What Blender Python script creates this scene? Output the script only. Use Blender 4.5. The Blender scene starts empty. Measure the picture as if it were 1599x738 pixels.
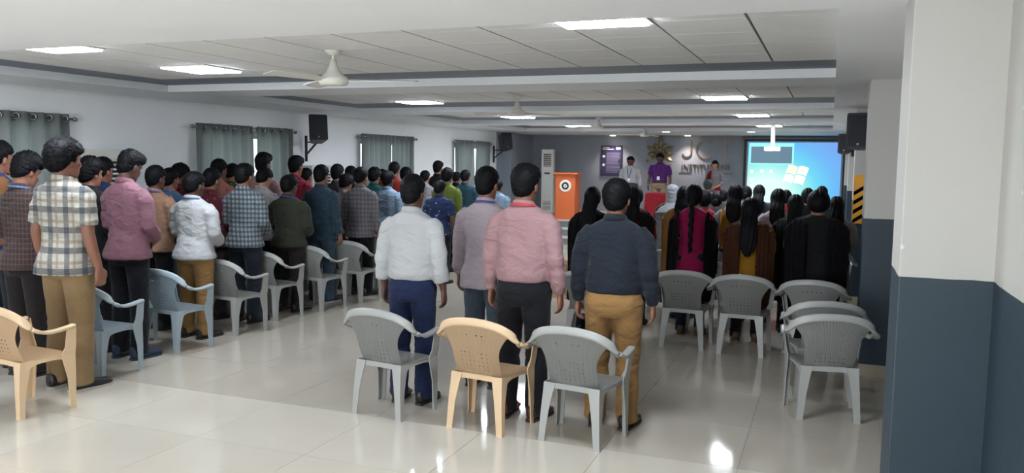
import bpy, bmesh, math, random
from mathutils import Vector, Matrix, noise
R = math.radians
S = bpy.context.scene
COL = S.collection
PI = math.pi

# ------------------------------------------------------------------ camera, world, exposure
CAM_H = 1.75
FOC, PSI, TH, RO = 1275.5, R(21.2), R(5.36), R(0.77)
fw = Vector((-math.sin(PSI) * math.cos(TH), math.cos(PSI) * math.cos(TH), -math.sin(TH)))
r_ = Vector((math.cos(PSI), math.sin(PSI), 0)); u_ = r_.cross(fw)
RX = r_ * math.cos(RO) + u_ * math.sin(RO)
UX = -r_ * math.sin(RO) + u_ * math.cos(RO)
cd = bpy.data.cameras.new('camera'); cam = bpy.data.objects.new('camera', cd); COL.objects.link(cam)
cd.sensor_fit = 'HORIZONTAL'; cd.sensor_width = 36; cd.lens = FOC / 1599 * 36
cd.clip_start = 0.05; cd.clip_end = 200
m = Matrix((RX, UX, -fw)).transposed().to_4x4(); m.translation = Vector((0, 0, CAM_H))
cam.matrix_world = m
S.camera = cam

W = bpy.data.worlds.new('world'); S.world = W; W.use_nodes = True
W.node_tree.nodes['Background'].inputs[0].default_value = (0.80, 0.90, 0.95, 1)
W.node_tree.nodes['Background'].inputs[1].default_value = 1.1
S.view_settings.view_transform = 'Standard'; S.view_settings.look = 'None'
S.view_settings.gamma = 1; S.view_settings.use_curve_mapping = False
S.view_settings.exposure = 1.16
PANEL = 24.0      # radiance of the ceiling light panels

def pt(px, py, Y):
    d = RX * ((px - 799.5) / FOC) - UX * ((py - 369) / FOC) + fw
    return Vector((0, 0, CAM_H)) + d * (Y / d.y)

# daylight from the glazed doors at the near end of the hall, behind the camera
def area(name, loc, rot, sx, sy, power, col=(1, 1, 1)):
    l = bpy.data.lights.new(name, 'AREA'); l.shape = 'RECTANGLE'; l.size = sx; l.size_y = sy
    l.energy = power; l.color = col
    o = bpy.data.objects.new(name, l); o.location = loc; o.rotation_euler = rot; COL.objects.link(o); return o
area('door_daylight', (-2.6, -3.3, 1.25), (R(90), 0, 0), 3.2, 2.1, 115, (0.93, 0.97, 1.0))

# ------------------------------------------------------------------ materials
MATS = {}
def lin(c):
    return tuple(((x / 255) / 12.92 if x / 255 <= 0.04045 else ((x / 255 + 0.055) / 1.055) ** 2.4) for x in c) + (1,)
lin0 = lin
def nodes(name):
    mt = bpy.data.materials.new(name); mt.use_nodes = True
    nt = mt.node_tree; return mt, nt, nt.nodes['Principled BSDF']
def N(nt, t, **kw):
    n = nt.nodes.new(t)
    for k, v in kw.items(): setattr(n, k, v)
    return n
def coords(nt, scale=(1, 1, 1)):
    tc = N(nt, 'ShaderNodeTexCoord'); mp = N(nt, 'ShaderNodeMapping')
    mp.inputs['Scale'].default_value = scale
    nt.links.new(tc.outputs['Object'], mp.inputs[0]); return mp.outputs[0]
def noise_tex(nt, vec, scale, detail=3, rough=0.55):
    n = N(nt, 'ShaderNodeTexNoise'); n.inputs['Scale'].default_value = scale
    n.inputs['Detail'].default_value = detail; n.inputs['Roughness'].default_value = rough
    nt.links.new(vec, n.inputs['Vector']); return n.outputs['Fac']
def mathn(nt, op, a, b=None):
    n = N(nt, 'ShaderNodeMath', operation=op)
    for i, v in enumerate((a, b)):
        if v is None: continue
        if isinstance(v, (int, float)): n.inputs[i].default_value = v
        else: nt.links.new(v, n.inputs[i])
    return n.outputs[0]
def mix(nt, fac, a, b):
    n = N(nt, 'ShaderNodeMix', data_type='RGBA')
    for k, v in ((0, fac), (6, a), (7, b)):
        if isinstance(v, (int, float, tuple)): n.inputs[k].default_value = v
        else: nt.links.new(v, n.inputs[k])
    return n.outputs[2]
def bump(nt, b, h, strength, dist=0.01):
    n = N(nt, 'ShaderNodeBump'); n.inputs['Strength'].default_value = strength
    n.inputs['Distance'].default_value = dist
    nt.links.new(h, n.inputs['Height']); nt.links.new(n.outputs[0], b.inputs['Normal'])
def plain(name, col, rough=0.6, var=0.06, nscale=4.0, metal=0.0, bmp=0.0, bscale=60, spec=0.5, emit=0):
    if name in MATS: return MATS[name]
    mt, nt, b = nodes(name); c = lin(col)
    v = coords(nt)
    f = noise_tex(nt, v, nscale)
    hi = tuple(min(1, x * (1 + var)) for x in c[:3]) + (1,); lo = tuple(x * (1 - var) for x in c[:3]) + (1,)
    nt.links.new(mix(nt, f, lo, hi), b.inputs['Base Color'])
    b.inputs['Roughness'].default_value = rough; b.inputs['Metallic'].default_value = metal
    b.inputs['Specular IOR Level'].default_value = spec
    if bmp: bump(nt, b, noise_tex(nt, v, bscale), bmp)
    if emit:
        b.inputs['Emission Color'].default_value = c; b.inputs['Emission Strength'].default_value = emit
    MATS[name] = mt; return mt
def cloth(name, col, kind='plain', col2=None, freq=12, width=0.25, col3=None, wr=0.5):
    """woven cloth; stripes and checks run round the body along x+y and up along z"""
    if name in MATS: return MATS[name]
    mt, nt, b = nodes(name)
    v = coords(nt); lin = lambda q: tuple(x * .56 for x in lin0(q)[:3]) + (1,)
    c = lin(col); base = c
    sep = N(nt, 'ShaderNodeSeparateXYZ'); nt.links.new(v, sep.inputs[0])
    x, y, z = sep.outputs
    def band(val, fq, w, ph=0.0):
        f = mathn(nt, 'FRACT', mathn(nt, 'ADD', mathn(nt, 'MULTIPLY', val, fq), 50.0 + ph))
        return mathn(nt, 'LESS_THAN', f, w)
    u = mathn(nt, 'ADD', x, y)
    if kind == 'check':
        k1 = mix(nt, mathn(nt, 'MULTIPLY', band(u, freq, width), 0.62), c, lin(col2))
        k2 = mix(nt, mathn(nt, 'MULTIPLY', band(z, freq, width), 0.62), k1, lin(col2))
        if col3:
            k2 = mix(nt, mathn(nt, 'MULTIPLY', band(u, freq, width * .5, .5), 0.55), k2, lin(col3))
            k2 = mix(nt, mathn(nt, 'MULTIPLY', band(z, freq, width * .5, .5), 0.55), k2, lin(col3))
        base = k2
    elif kind == 'stripe':
        base = mix(nt, mathn(nt, 'MULTIPLY', band(u, freq, width), .8), c, lin(col2))
    elif kind == 'print':
        vo = N(nt, 'ShaderNodeTexVoronoi'); vo.inputs['Scale'].default_value = freq
        nt.links.new(v, vo.inputs['Vector'])
        base = mix(nt, mathn(nt, 'LESS_THAN', vo.outputs['Distance'], width), c, lin(col2))
    nb = mix(nt, mathn(nt, 'MULTIPLY', noise_tex(nt, v, 3.5), 0.22), base, (0, 0, 0, 1))
    nt.links.new(nb, b.inputs['Base Color'])
    b.inputs['Roughness'].default_value = 0.85; b.inputs['Specular IOR Level'].default_value = 0.2
    b.inputs['Sheen Weight'].default_value = 0.08
    v2 = coords(nt, (1, 1, 1.7))
    n2 = N(nt, 'ShaderNodeTexNoise'); n2.inputs['Scale'].default_value = 6.5; n2.inputs['Detail'].default_value = 3
    n2.inputs['Distortion'].default_value = 1.3; nt.links.new(v2, n2.inputs['Vector'])
    bump(nt, b, n2.outputs['Fac'], wr, 0.035)
    MATS[name] = mt; return mt
def emis(name, col, s):
    if name in MATS: return MATS[name]
    mt, nt, b = nodes(name)
    b.inputs['Base Color'].default_value = lin(col)
    b.inputs['Emission Color'].default_value = lin(col); b.inputs['Emission Strength'].default_value = s
    MATS[name] = mt; return mt
def wall_mat(name, up, low=None, zsplit=1.31, rough=0.55):
    mt, nt, b = nodes(name); v = coords(nt)
    f = noise_tex(nt, v, 1.6, 4)
    def vv(c, k=.05): c = lin(c); return mix(nt, f, tuple(x * (1 - k) for x in c[:3]) + (1,), tuple(min(1, x * (1 + k)) for x in c[:3]) + (1,))
    if low:
        sep = N(nt, 'ShaderNodeSeparateXYZ'); nt.links.new(v, sep.inputs[0])
        zz = mathn(nt, 'ADD', sep.outputs[2], mathn(nt, 'MULTIPLY', noise_tex(nt, v, 5), 0.012))
        c = mix(nt, mathn(nt, 'LESS_THAN', zz, zsplit + 0.006), vv(up), vv(low, .08))
        # chips of bare plaster in the blue paint
        vo = N(nt, 'ShaderNodeTexVoronoi'); vo.inputs['Scale'].default_value = 2.6; nt.links.new(v, vo.inputs['Vector'])
        d = mathn(nt, 'ADD', vo.outputs['Distance'], mathn(nt, 'MULTIPLY', noise_tex(nt, v, 60), 0.05))
        c = mix(nt, mathn(nt, 'LESS_THAN', d, 0.052), c, lin((205, 205, 200)))
        nt.links.new(c, b.inputs['Base Color'])
    else:
        nt.links.new(vv(up), b.inputs['Base Color'])
    b.inputs['Roughness'].default_value = rough
    bump(nt, b, noise_tex(nt, v, 25), 0.12, 0.01)
    return mt

M_wall = wall_mat('white_wall_paint', (246, 248, 250))
M_wall_r = wall_mat('white_and_blue_wall_paint', (180, 178, 173), (34, 51, 62))
M_grey = wall_mat('grey_stage_wall_paint', (142, 150, 160))
M_soffit = wall_mat('soffit_paint', (240, 241, 243))
M_border = wall_mat('grey_ceiling_border', (120, 128, 138))
M_face = wall_mat('coffer_face_paint', (214, 216, 218))
M_tile = plain('ceiling_tile', (226, 225, 223), 0.8, 0.05, 9, bmp=0.2, bscale=180)
M_back = plain('ceiling_void', (70, 70, 72), 0.9)
M_gridbar = plain('ceiling_grid_bar', (92, 92, 92), 0.6)
M_skirt = plain('skirting_stone', (168, 158, 140), 0.35)
M_panel = emis('panel_light', (236, 245, 255), PANEL)
M_black = plain('black_plastic', (26, 28, 34), 0.45)
M_metal = plain('brushed_metal', (150, 150, 152), 0.35, metal=0.9)
M_white = plain('white_plastic', (214, 212, 204), 0.45)

def floor_mat(name, col):
    mt, nt, b = nodes(name); v = coords(nt)
    oi = N(nt, 'ShaderNodeObjectInfo')
    f = noise_tex(nt, v, 2.2, 5, .6)
    c = lin(col)
    a = mix(nt, f, tuple(x * .9 for x in c[:3]) + (1,), tuple(min(1, x * 1.06) for x in c[:3]) + (1,))
    k = mix(nt, mathn(nt, 'MULTIPLY', oi.outputs['Random'], .10), a, (0.25, 0.22, 0.18, 1))
    nt.links.new(k, b.inputs['Base Color'])
    nt.links.new(mathn(nt, 'ADD', mathn(nt, 'MULTIPLY', noise_tex(nt, v, 3), 0.10), 0.03), b.inputs['Roughness'])
    b.inputs['Specular IOR Level'].default_value = 0.62
    return mt
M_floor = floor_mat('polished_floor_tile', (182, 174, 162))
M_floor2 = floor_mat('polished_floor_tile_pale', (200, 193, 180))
M_grout = plain('floor_grout', (150, 144, 134), 0.8)

# ------------------------------------------------------------------ object helpers
def link(name, me, mat=None, parent=None, loc=None, rot=None, scale=None):
    o = bpy.data.objects.new(name, me); COL.objects.link(o)
    if mat is not None:
        if len(me.materials) == 0: me.materials.append(None)
        o.material_slots[0].link = 'OBJECT'; o.material_slots[0].material = mat
    if parent is not None: o.parent = parent
    if loc is not None: o.location = loc
    if rot is not None: o.rotation_euler = rot
    if scale is not None: o.scale = scale
    return o
def thing(name, label, cat, loc=(0, 0, 0), rz=0.0, group=None, scale=None):
    o = bpy.data.objects.new(name, None); COL.objects.link(o); o.empty_display_size = .1
    o.location = loc; o.rotation_euler = (0, 0, rz); o['label'] = label; o['category'] = cat
    if group: o['group'] = group
    if scale: o.scale = scale
    return o
def struct(o): o['kind'] = 'structure'; return o
def finish(bm, name, smooth=False, bevel=0.0):
    if bevel:
        bmesh.ops.bevel(bm, geom=bm.edges[:], offset=bevel, segments=2, affect='EDGES', profile=0.6)
    bmesh.ops.recalc_face_normals(bm, faces=bm.faces)
    me = bpy.data.meshes.new(name); bm.to_mesh(me); bm.free()
    if smooth: me.polygons.foreach_set('use_smooth', [True] * len(me.polygons))
    return me
def add_box(bm, x0, x1, y0, y1, z0, z1):
    vs = [bm.verts.new(p) for p in ((x0, y0, z0), (x1, y0, z0), (x1, y1, z0), (x0, y1, z0), (x0, y0, z1), (x1, y0, z1), (x1, y1, z1), (x0, y1, z1))]
    for f in ((0, 3, 2, 1), (4, 5, 6, 7), (0, 1, 5, 4), (1, 2, 6, 5), (2, 3, 7, 6), (3, 0, 4, 7)):
        bm.faces.new([vs[i] for i in f])
def box_mesh(name, *boxes, bevel=0.0):
    bm = bmesh.new()
    for b in boxes: add_box(bm, *b)
    return finish(bm, name, bevel=bevel)
def ring_pts(c, a, b, n, p=2.0):
    out = []
    for i in range(n):
        t = 2 * PI * i / n; ct, st = math.cos(t), math.sin(t)
        if p != 2.0:
            ct = math.copysign(abs(ct) ** (2 / p), ct); st = math.copysign(abs(st) ** (2 / p), st)
        out.append(c + a * ct + b * st)
    return out
def loft(bm, rings, cap=True):
    rows = [[bm.verts.new(p) for p in r] for r in rings]
    n = len(rows[0])
    for a, b in zip(rows, rows[1:]):
        for i in range(n): bm.faces.new((a[i], a[(i + 1) % n], b[(i + 1) % n], b[i]))
    if cap: bm.faces.new(rows[0][::-1]); bm.faces.new(rows[-1])
    return rows
def stack(bm, rings, n=24, p=2.2):
    """horizontal ellipse rings (z, yc, rx, ry[, xc])"""
    loft(bm, [ring_pts(Vector((r[4] if len(r) > 4 else 0, r[1], r[0])), Vector((r[2], 0, 0)), Vector((0, r[3], 0)), n, p) for r in rings])
def limb(bm, pts, radii, n=12, squash=1.0, side=None, capr=True):
    pts = [Vector(p) for p in pts]; rs = []
    for i, p in enumerate(pts):
        t = (pts[min(i + 1, len(pts) - 1)] - pts[max(i - 1, 0)]).normalized()
        s = side or Vector((1, 0, 0))
        a = (s - t * s.dot(t)); a = a.normalized() if a.length > 1e-4 else t.orthogonal().normalized()
        b = t.cross(a)
        rr = radii[i]; ra, rb = (rr, rr * squash) if not isinstance(rr, tuple) else rr
        rs.append((p, t, a, b, ra, rb))
    out = []
    p, t, a, b, ra, rb = rs[0]
    if capr: out.append(ring_pts(p - t * ra * .5, a * ra * .5, b * rb * .5, n))
    for p, t, a, b, ra, rb in rs: out.append(ring_pts(p, a * ra, b * rb, n))
    if capr: out.append(ring_pts(p + t * ra * .5, a * ra * .55, b * rb * .55, n))
    loft(bm, out)
def ellipsoid(bm, c, r, n=10):
    c = Vector(c); rings = []
    for i in range(1, n):
        th = PI * i / n
        rings.append(ring_pts(c + Vector((0, 0, -r[2] * math.cos(th))), Vector((r[0] * math.sin(th), 0, 0)), Vector((0, r[1] * math.sin(th), 0)), n * 2))
    loft(bm, rings)
def cyl(bm, p0, p1, r0, r1=None, n=12):
    limb(bm, [p0, p1], [r0, r0 if r1 is None else r1], n, capr=False)
def remesh(me, voxel, smooth=2, fac=0.5):
    o = bpy.data.objects.new('tmp', me); COL.objects.link(o)
    md = o.modifiers.new('r', 'REMESH'); md.mode = 'VOXEL'; md.voxel_size = voxel
    if smooth: sm = o.modifiers.new('s', 'SMOOTH'); sm.iterations = smooth; sm.factor = fac
    dg = bpy.context.evaluated_depsgraph_get()
    out = bpy.data.meshes.new_from_object(o.evaluated_get(dg))
    bpy.data.objects.remove(o); bpy.data.meshes.remove(me)
    out.polygons.foreach_set('use_smooth', [True] * len(out.polygons)); return out
def folds(me, amp, seed=0, sc=(5, 5, 11), mask=None):
    off = Vector((seed * 7.3, seed * 3.1, seed * 1.7))
    ns = [v.normal.copy() for v in me.vertices]
    for v, n in zip(me.vertices, ns):
        c = v.co
        q = Vector((c.x * sc[0], c.y * sc[1], c.z * sc[2])) + off
        a = noise.noise(q) + .5 * noise.noise(q * 2.1)
        k = amp * (mask(c) if mask else 1)
        v.co = c + n * (a * k)
    return me

# ------------------------------------------------------------------ setting: floor
XL, XR, YB = -7.7, 0.60, 21.3           # left wall, right wall, back wall
HS, HC = 2.43, 2.50                     # soffit and coffer ceiling heights
floor = struct(link('floor', box_mesh('floor', (XL - .2, XR + .2, -3.6, YB + .2, -0.08, -0.004)), M_grout))
T = 0.8
tile_me = box_mesh('floor_tile', (-T / 2 + .0015, T / 2 - .0015, -T / 2 + .0015, T / 2 - .0015, -0.012, 0.0))
tx0 = -2.02          # a joint that runs away from the camera at x = -2.02
ntile = 0
iy = 0
y = 4.72 - 3 * T
while y < 17.5:
    x = tx0 - 8 * T
    while x < XR + .1:
        if x + T > XL - .15:
            if ntile < 299:
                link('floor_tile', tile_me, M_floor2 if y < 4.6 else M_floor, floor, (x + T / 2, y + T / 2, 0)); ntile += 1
        x += T
    y += T
far_y = y
link('floor_slab', box_mesh('floor_slab', (XL - .2, XR + .2, far_y, YB, -0.012, -0.0003)), M_floor, floor)
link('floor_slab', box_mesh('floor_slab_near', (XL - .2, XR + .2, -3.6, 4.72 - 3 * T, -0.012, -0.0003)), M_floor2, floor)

# ------------------------------------------------------------------ setting: walls
wins = [(4.35, 6.5), (8.35, 10.4), (12.3, 14.3), (16.15, 18.1)]
ZW0, ZW1 = 0.95, 2.05
bx = []
prev = -3.6
for a, b in wins:
    a2, b2 = a + .15, b - .15
    bx += [(XL - .2, XL, prev, a2, 0, 2.6), (XL - .2, XL, a2, b2, 0, ZW0), (XL - .2, XL, a2, b2, ZW1, 2.6)]
    prev = b2
bx.append((XL - .2, XL, prev, 18.7, 0, 2.6))
struct(link('wall_left', box_mesh('wall_left', *bx), M_wall))
struct(link('wall_stage_side', box_mesh('wall_stage_side', (XL - .2, XL + .02, 18.7, YB, 0, 2.6), ), M_grey))
struct(link('wall_pilaster', box_mesh('wall_pilaster', (XL + .021, XL + .26, 19.05, 19.45, 0.421, 2.6)), M_grey))
struct(link('wall_back', box_mesh('wall_back', (XL - .2, XR + .2, YB, YB + .2, 0, 2.6)), M_grey))
struct(link('wall_right', box_mesh('wall_right', (XR, XR + .2, -3.6, YB + .2, 0, 2.6)), M_wall_r))
# near wall behind the camera with a wide doorway
struct(link('wall_near', box_mesh('wall_near', (XL - .2, -4.3, -3.6, -3.4, 0, 2.6), (-.9, XR + .2, -3.6, -3.4, 0, 2.6), (-4.3, -.9, -3.6, -3.4, 2.25, 2.6)), M_wall))
PIL = [3.55, 7.28, 11.0, 14.8, 18.5]
for k, py in enumerate(PIL):
    o = struct(link('wall_pillar', box_mesh('wall_pillar', (0.27, XR + .02, py, py + .42, 0.42 if py > 17.4 else 0, 2.6), bevel=0.006), M_wall_r))
    link('skirting', box_mesh('skirt', (0.258, XR, py - .012, py + .432, 0.42 if py > 17.4 else 0, .52 if py > 17.4 else .10)), M_skirt, o)
for nm, b in (('baseboard_left', (XL, XL + .012, -3.4, 18.7, 0, .10)), ('baseboard_right', (XR - .012, XR, -3.4, YB, 0, .10))):
    struct(link(nm, box_mesh(nm, b), M_skirt))

# windows of the left wall: frame, pane
M_frame = plain('window_frame_paint', (200, 200, 196), 0.5)
mt, nt, b = nodes('window_glass'); b.inputs['Base Color'].default_value = (.9, .95, .95, 1)
b.inputs['Transmission Weight'].default_value = 1; b.inputs['Roughness'].default_value = .05; b.inputs['IOR'].default_value = 1.05
M_glass = mt
for k, (a, b2) in enumerate(wins):
    a2, c2 = a + .15, b2 - .15; mid = (a2 + c2) / 2
    w = struct(link('window_%d' % (k + 1), box_mesh('wf', (XL - .16, XL - .1, a2, c2, ZW0, ZW0 + .05), (XL - .16, XL - .1, a2, c2, ZW1 - .05, ZW1),
        (XL - .16, XL - .1, a2, a2 + .05, ZW0, ZW1), (XL - .16, XL - .1, c2 - .05, c2, ZW0, ZW1), (XL - .16, XL - .1, mid - .03, mid + .03, ZW0, ZW1)), M_frame))
    for (p, q) in ((a2 + .05, mid - .03), (mid + .03, c2 - .05)):
        link('pane', box_mesh('pane', (XL - .134, XL - .128, p, q, ZW0 + .05, ZW1 - .05)), M_glass, w)

# ------------------------------------------------------------------ setting: ceiling
CX0, CX1 = -6.72, 0.0
cof = [(-.45, 2.62), (3.93, 6.98), (7.72, 10.85), (11.55, 14.5), (15.25, 18.2)]
bx = [(XL - .2, CX0, -3.6, YB + .2, HS, 2.72), (CX1, XR + .2, -3.6, YB + .2, HS, 2.72)]
prev = -3.6
for a, b2 in cof:
    bx.append((CX0, CX1, prev, a, HS, 2.72)); prev = b2
bx.append((CX0, CX1, prev, YB + .2, HS, 2.72))
bx.append((CX0, CX1, -.45, 18.2, 2.53, 2.72))
ceiling = struct(link('ceiling', box_mesh('ceiling', *bx), M_soffit))
P = 0.49
BW = [.56, .56, .9, .9, .9]     # width of the grey border on the far side of each recess
tile_c = box_mesh('ceiling_tile', (-P / 2 + .007, P / 2 - .007, -P / 2 + .004, P / 2 - .004, 0, .012))
LAMPS = {(1, -5.08, 5.7), (1, -5.08, 4.22), (1, -1.16, 4.22), (2, -5.08, 9.7), (2, -1.16, 9.7), (3, -5.08, 13.35), (3, -1.16, 13.35), (4, -1.16, 17.05), (4, -5.08, 17.05), (0, -1.16, 1.0), (0, -5.08, 1.0), (0, -3.12, 1.0),
         (3, -5.08, 11.85), (3, -1.16, 11.85), (4, -1.16, 15.6), (4, -5.08, 15.6)}   # near rows, hidden from here behind the soffit edge
lamp_spots = []
nct = 0
for ci, (a, b2) in enumerate(cof):
    # grey painted border on the far and left sides, level with the tiles
    struct(link('trim_%d' % (ci + 1), box_mesh('border', (CX0, CX1, b2 - BW[ci], b2, HC, HC + .03), (CX0, CX0 + .46, a, b2 - BW[ci], HC, HC + .03)), M_border))
    fb = box_mesh('coffer_face', (CX0, CX1, b2 - .004, b2 + .002, HS - .001, HC), (CX0 - .002, CX0 + .004, a, b2, HS - .001, HC))
    struct(link('coffer_face', fb, M_face, ceiling))
    link('ceiling_void', box_mesh('void', (CX0 + .46, CX1, a, b2 - BW[ci], HC + .012, HC + .03)), M_gridbar, ceiling)
    yy = b2 - BW[ci]
    row = 0
    tx = -.93 + 2 * P
    while yy > a - .02:
        x = tx
        while x > CX0 + .3:
            cx, cy = x - P / 2, yy - P / 2
            lamp = any(l[0] == ci and abs(l[1] - cx) < P / 2 and abs(l[2] - cy) < P / 2 for l in LAMPS)
            if lamp: lamp_spots.append((ci, cx, cy))
            elif ci >= 1 and nct < 298:
                x0, x1 = max(cx - P / 2, CX0 + .46), min(cx + P / 2, CX1)
                y0 = max(cy - P / 2, a)
                if x1 - x0 > .05 and cy + P / 2 - y0 > .05:
                    if x1 - x0 > P - .01 and cy + P / 2 - y0 > P - .01:
                        link('ceiling_tile', tile_c, M_tile, ceiling, (cx, cy, HC))
                    else:
                        link('ceiling_tile', box_mesh('ceiling_tile_cut', (x0 + .009, x1 - (.009 if x1 < CX1 else 0), y0 + .003, cy + P / 2 - .0025, HC, HC + .012)), M_tile, ceiling)
                    nct += 1
            elif ci != 1:
                pass
            x -= P
        yy -= P; row += 1
    if ci == 0:
        link('ceiling_board', box_mesh('near_board', (CX0 + .46, CX1, a, b2 - BW[ci], HC, HC + .012)), M_tile, ceiling)
print('ceiling tiles', nct, 'lamps', lamp_spots)
LAMPLAB = {(1, 0): 'square ceiling light panel, nearest lit one at the left edge', (1, 1): 'square ceiling light panel just before the first coffer edge on the left',
           (1, 2): 'square ceiling light panel in the nearest tiles above the front chairs'}
names = {}
for ci, cx, cy in lamp_spots:
    side = 'left' if cx < -3 else 'right'
    if ci == 1:
        lab = ('white square light panel by the left wall, nearest of the left row' if cy < 5 else 'white square light panel by the left wall, second of the left row') if side == 'left' else 'large white light panel among the gridded tiles over the aisle'
    else:
        lab = {0: 'white square light panel in the ceiling recess behind the camera, ' + ('left' if cx < -4 else 'middle' if cx < -2 else 'right'), 2: 'white light panel in the second ceiling recess, %s side', 3: 'white light panel in the third ceiling recess, %s side', 4: 'white light panel in the last ceiling recess, %s side'}[ci]
        if '%s' in lab: lab = lab % side
        if ci >= 2 and cy < cof[ci][0] + 1.2: lab = lab.replace('white light panel', 'white light panel on the near side')
    t = thing('ceiling_light', lab, 'light', (cx, cy, HC), 0, 'square light panels in the ceiling recesses')
    h = P / 2
    link('frame', box_mesh('lf', (-h, h, -h, -h + .015, -.014, .012), (-h, h, h - .015, h, -.012, .012), (-h, -h + .015, -h + .015, h - .015, -.012, .012), (h - .015, h, -h + .015, h - .015, -.012, .012)), M_white, t)
    link('diffuser', box_mesh('ld', (-h + .016, h - .016, -h + .016, h - .016, -.022, .0)), M_panel, t)

# ------------------------------------------------------------------ stage with steps
ZS = 0.42
M_step = plain('grey_stage_stone', (120, 124, 124), 0.35)
M_tread = plain('pale_tread', (168, 166, 158), 0.3)
st = thing('stage', 'low grey stage with steps along its front, below the grey back wall', 'stage', (0, 0, 0))
link('platform', box_mesh('pf', (XL + .03, XR - .02, 17.35, YB - .002, 0, ZS - .02)), M_step, st)
link('stage_top', box_mesh('ptop', (XL + .03, XR - .02, 17.32, YB - .002, ZS - .02, ZS)), M_tread, st)
for k, (y0, z) in enumerate(((16.75, .28), (16.2, .14))):
    link('step', box_mesh('st', (XL + .03, XR - .35, y0, 17.35, z - .14, z - .015)), M_step, st)
    link('tread', box_mesh('tr', (XL + .03, XR - .35, y0 - .02, y0 + .55 if k == 0 else y0 + .55, z - .015, z)), M_tread, st)

# ------------------------------------------------------------------ curtains on rods
M_curt = None
def curtain_mat():
    mt, nt, b = nodes('grey_curtain_cloth'); v = coords(nt)
    sep = N(nt, 'ShaderNodeSeparateXYZ'); nt.links.new(v, sep.inputs[0])
    f = noise_tex(nt, coords(nt, (1, 9, .3)), 2.0, 2)
    c = mix(nt, f, lin((112, 118, 118)), lin((176, 180, 178)))
    nt.links.new(c, b.inputs['Base Color']); b.inputs['Roughness'].default_value = .7
    b.inputs['Specular IOR Level'].default_value = .6; b.inputs['Roughness'].default_value = .42
    tr = N(nt, 'ShaderNodeBsdfTranslucent'); tr.inputs[0].default_value = lin((190, 196, 192))
    mx = N(nt, 'ShaderNodeMixShader'); mx.inputs[0].default_value = .30
    out = nt.nodes['Material Output']
    nt.links.new(b.outputs[0], mx.inputs[1]); nt.links.new(tr.outputs[0], mx.inputs[2]); nt.links.new(mx.outputs[0], out.inputs[0])
    return mt
M_curt = curtain_mat()
def curtain_mesh(w, h, nf, seed):
    bm = bmesh.new(); rnd = random.Random(seed); nx, nz = nf * 10, 8; rows = []
    ph = rnd.random() * 6
    for j in range(nz + 1):
        t = j / nz; row = []
        for i in range(nx + 1):
            s = i / nx
            yy = s * w + .012 * math.sin(s * nf * 2 * PI * .5 + ph) * t
            xx = .046 * math.sin(s * nf * 2 * PI + .3 * math.sin(t * 3 + ph)) * (1 - .15 * t)
            row.append(bm.verts.new((xx, yy, -t * h)))
        rows.append(row)
    for a, b in zip(rows, rows[1:]):
        for i in range(nx): bm.faces.new((a[i], a[i + 1], b[i + 1], b[i]))
    bmesh.ops.solidify(bm, geom=bm.faces[:], thickness=.003)
    return finish(bm, 'curtain_cloth', True)
def torus_mesh(name, R1, r1, n=16, k=6):
    bm = bmesh.new(); rows = []
    for i in range(n):
        a = 2 * PI * i / n; c = Vector((math.cos(a) * R1, 0, math.sin(a) * R1))
        rows.append([bm.verts.new(c + Vector((math.cos(a), 0, math.sin(a))) * r1 * math.cos(2 * PI * j / k) + Vector((0, 1, 0)) * r1 * math.sin(2 * PI * j / k)) for j in range(k)])
    for i in range(n):
        for j in range(k):
            bm.faces.new((rows[i][j], rows[(i + 1) % n][j], rows[(i + 1) % n][(j + 1) % k], rows[i][(j + 1) % k]))
    return finish(bm, name, True)
ring_me = torus_mesh('curtain_ring', .030, .008)
clabs = ['the window cut by the left photo edge', 'the wide window before the first speaker', 'the window just past the first speaker', 'the farthest window, near the stage']
for k, (a, b2) in enumerate(wins):
    zr = 2.12
    bm = bmesh.new(); cyl(bm, (0, a - .05, 0), (0, b2 + .06, 0), .013)
    rod = thing('curtain_rod', 'steel curtain rod with ball ends over ' + clabs[k], 'curtain rod', (XL + .09, 0, zr), 0, 'curtain rods on the left wall')
    link('rod', finish(bm, 'rod', True), M_metal, rod)
    for e in (a - .05, b2 + .06):
        bm = bmesh.new(); ellipsoid(bm, (0, e, 0), (.026, .03, .026), 8); link('finial', finish(bm, 'finial', True), M_metal, rod)
        bm = bmesh.new(); ee = e + (.08 if e < a else -.08); cyl(bm, (-.088, ee, 0), (0, ee, 0), .01); link('bracket', finish(bm, 'bracket', True), M_metal, rod)
    mid = (a + b2) / 2 + (.1 if k != 1 else .15)
    for q, (p0, p1) in enumerate(((a + .02, mid - .04), (mid + .02, b2 - .02))):
        nf = max(4, int((p1 - p0) / .17))
        t = thing('curtain', 'grey pleated eyelet curtain, %s half, at %s' % (('near', 'far')[q], clabs[k]), 'curtain', (XL + .09, p0, zr), 0, 'grey curtains on the left wall')
        link('cloth', curtain_mesh(p1 - p0, 1.32, nf, k * 2 + q), M_curt, t, (0, 0, .05))
        for i in range(nf * 2):
            link('eyelet', ring_me, M_metal, t, (0, (i + .5) / (nf * 2) * (p1 - p0), 0), (0, 0, R(55)))

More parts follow.
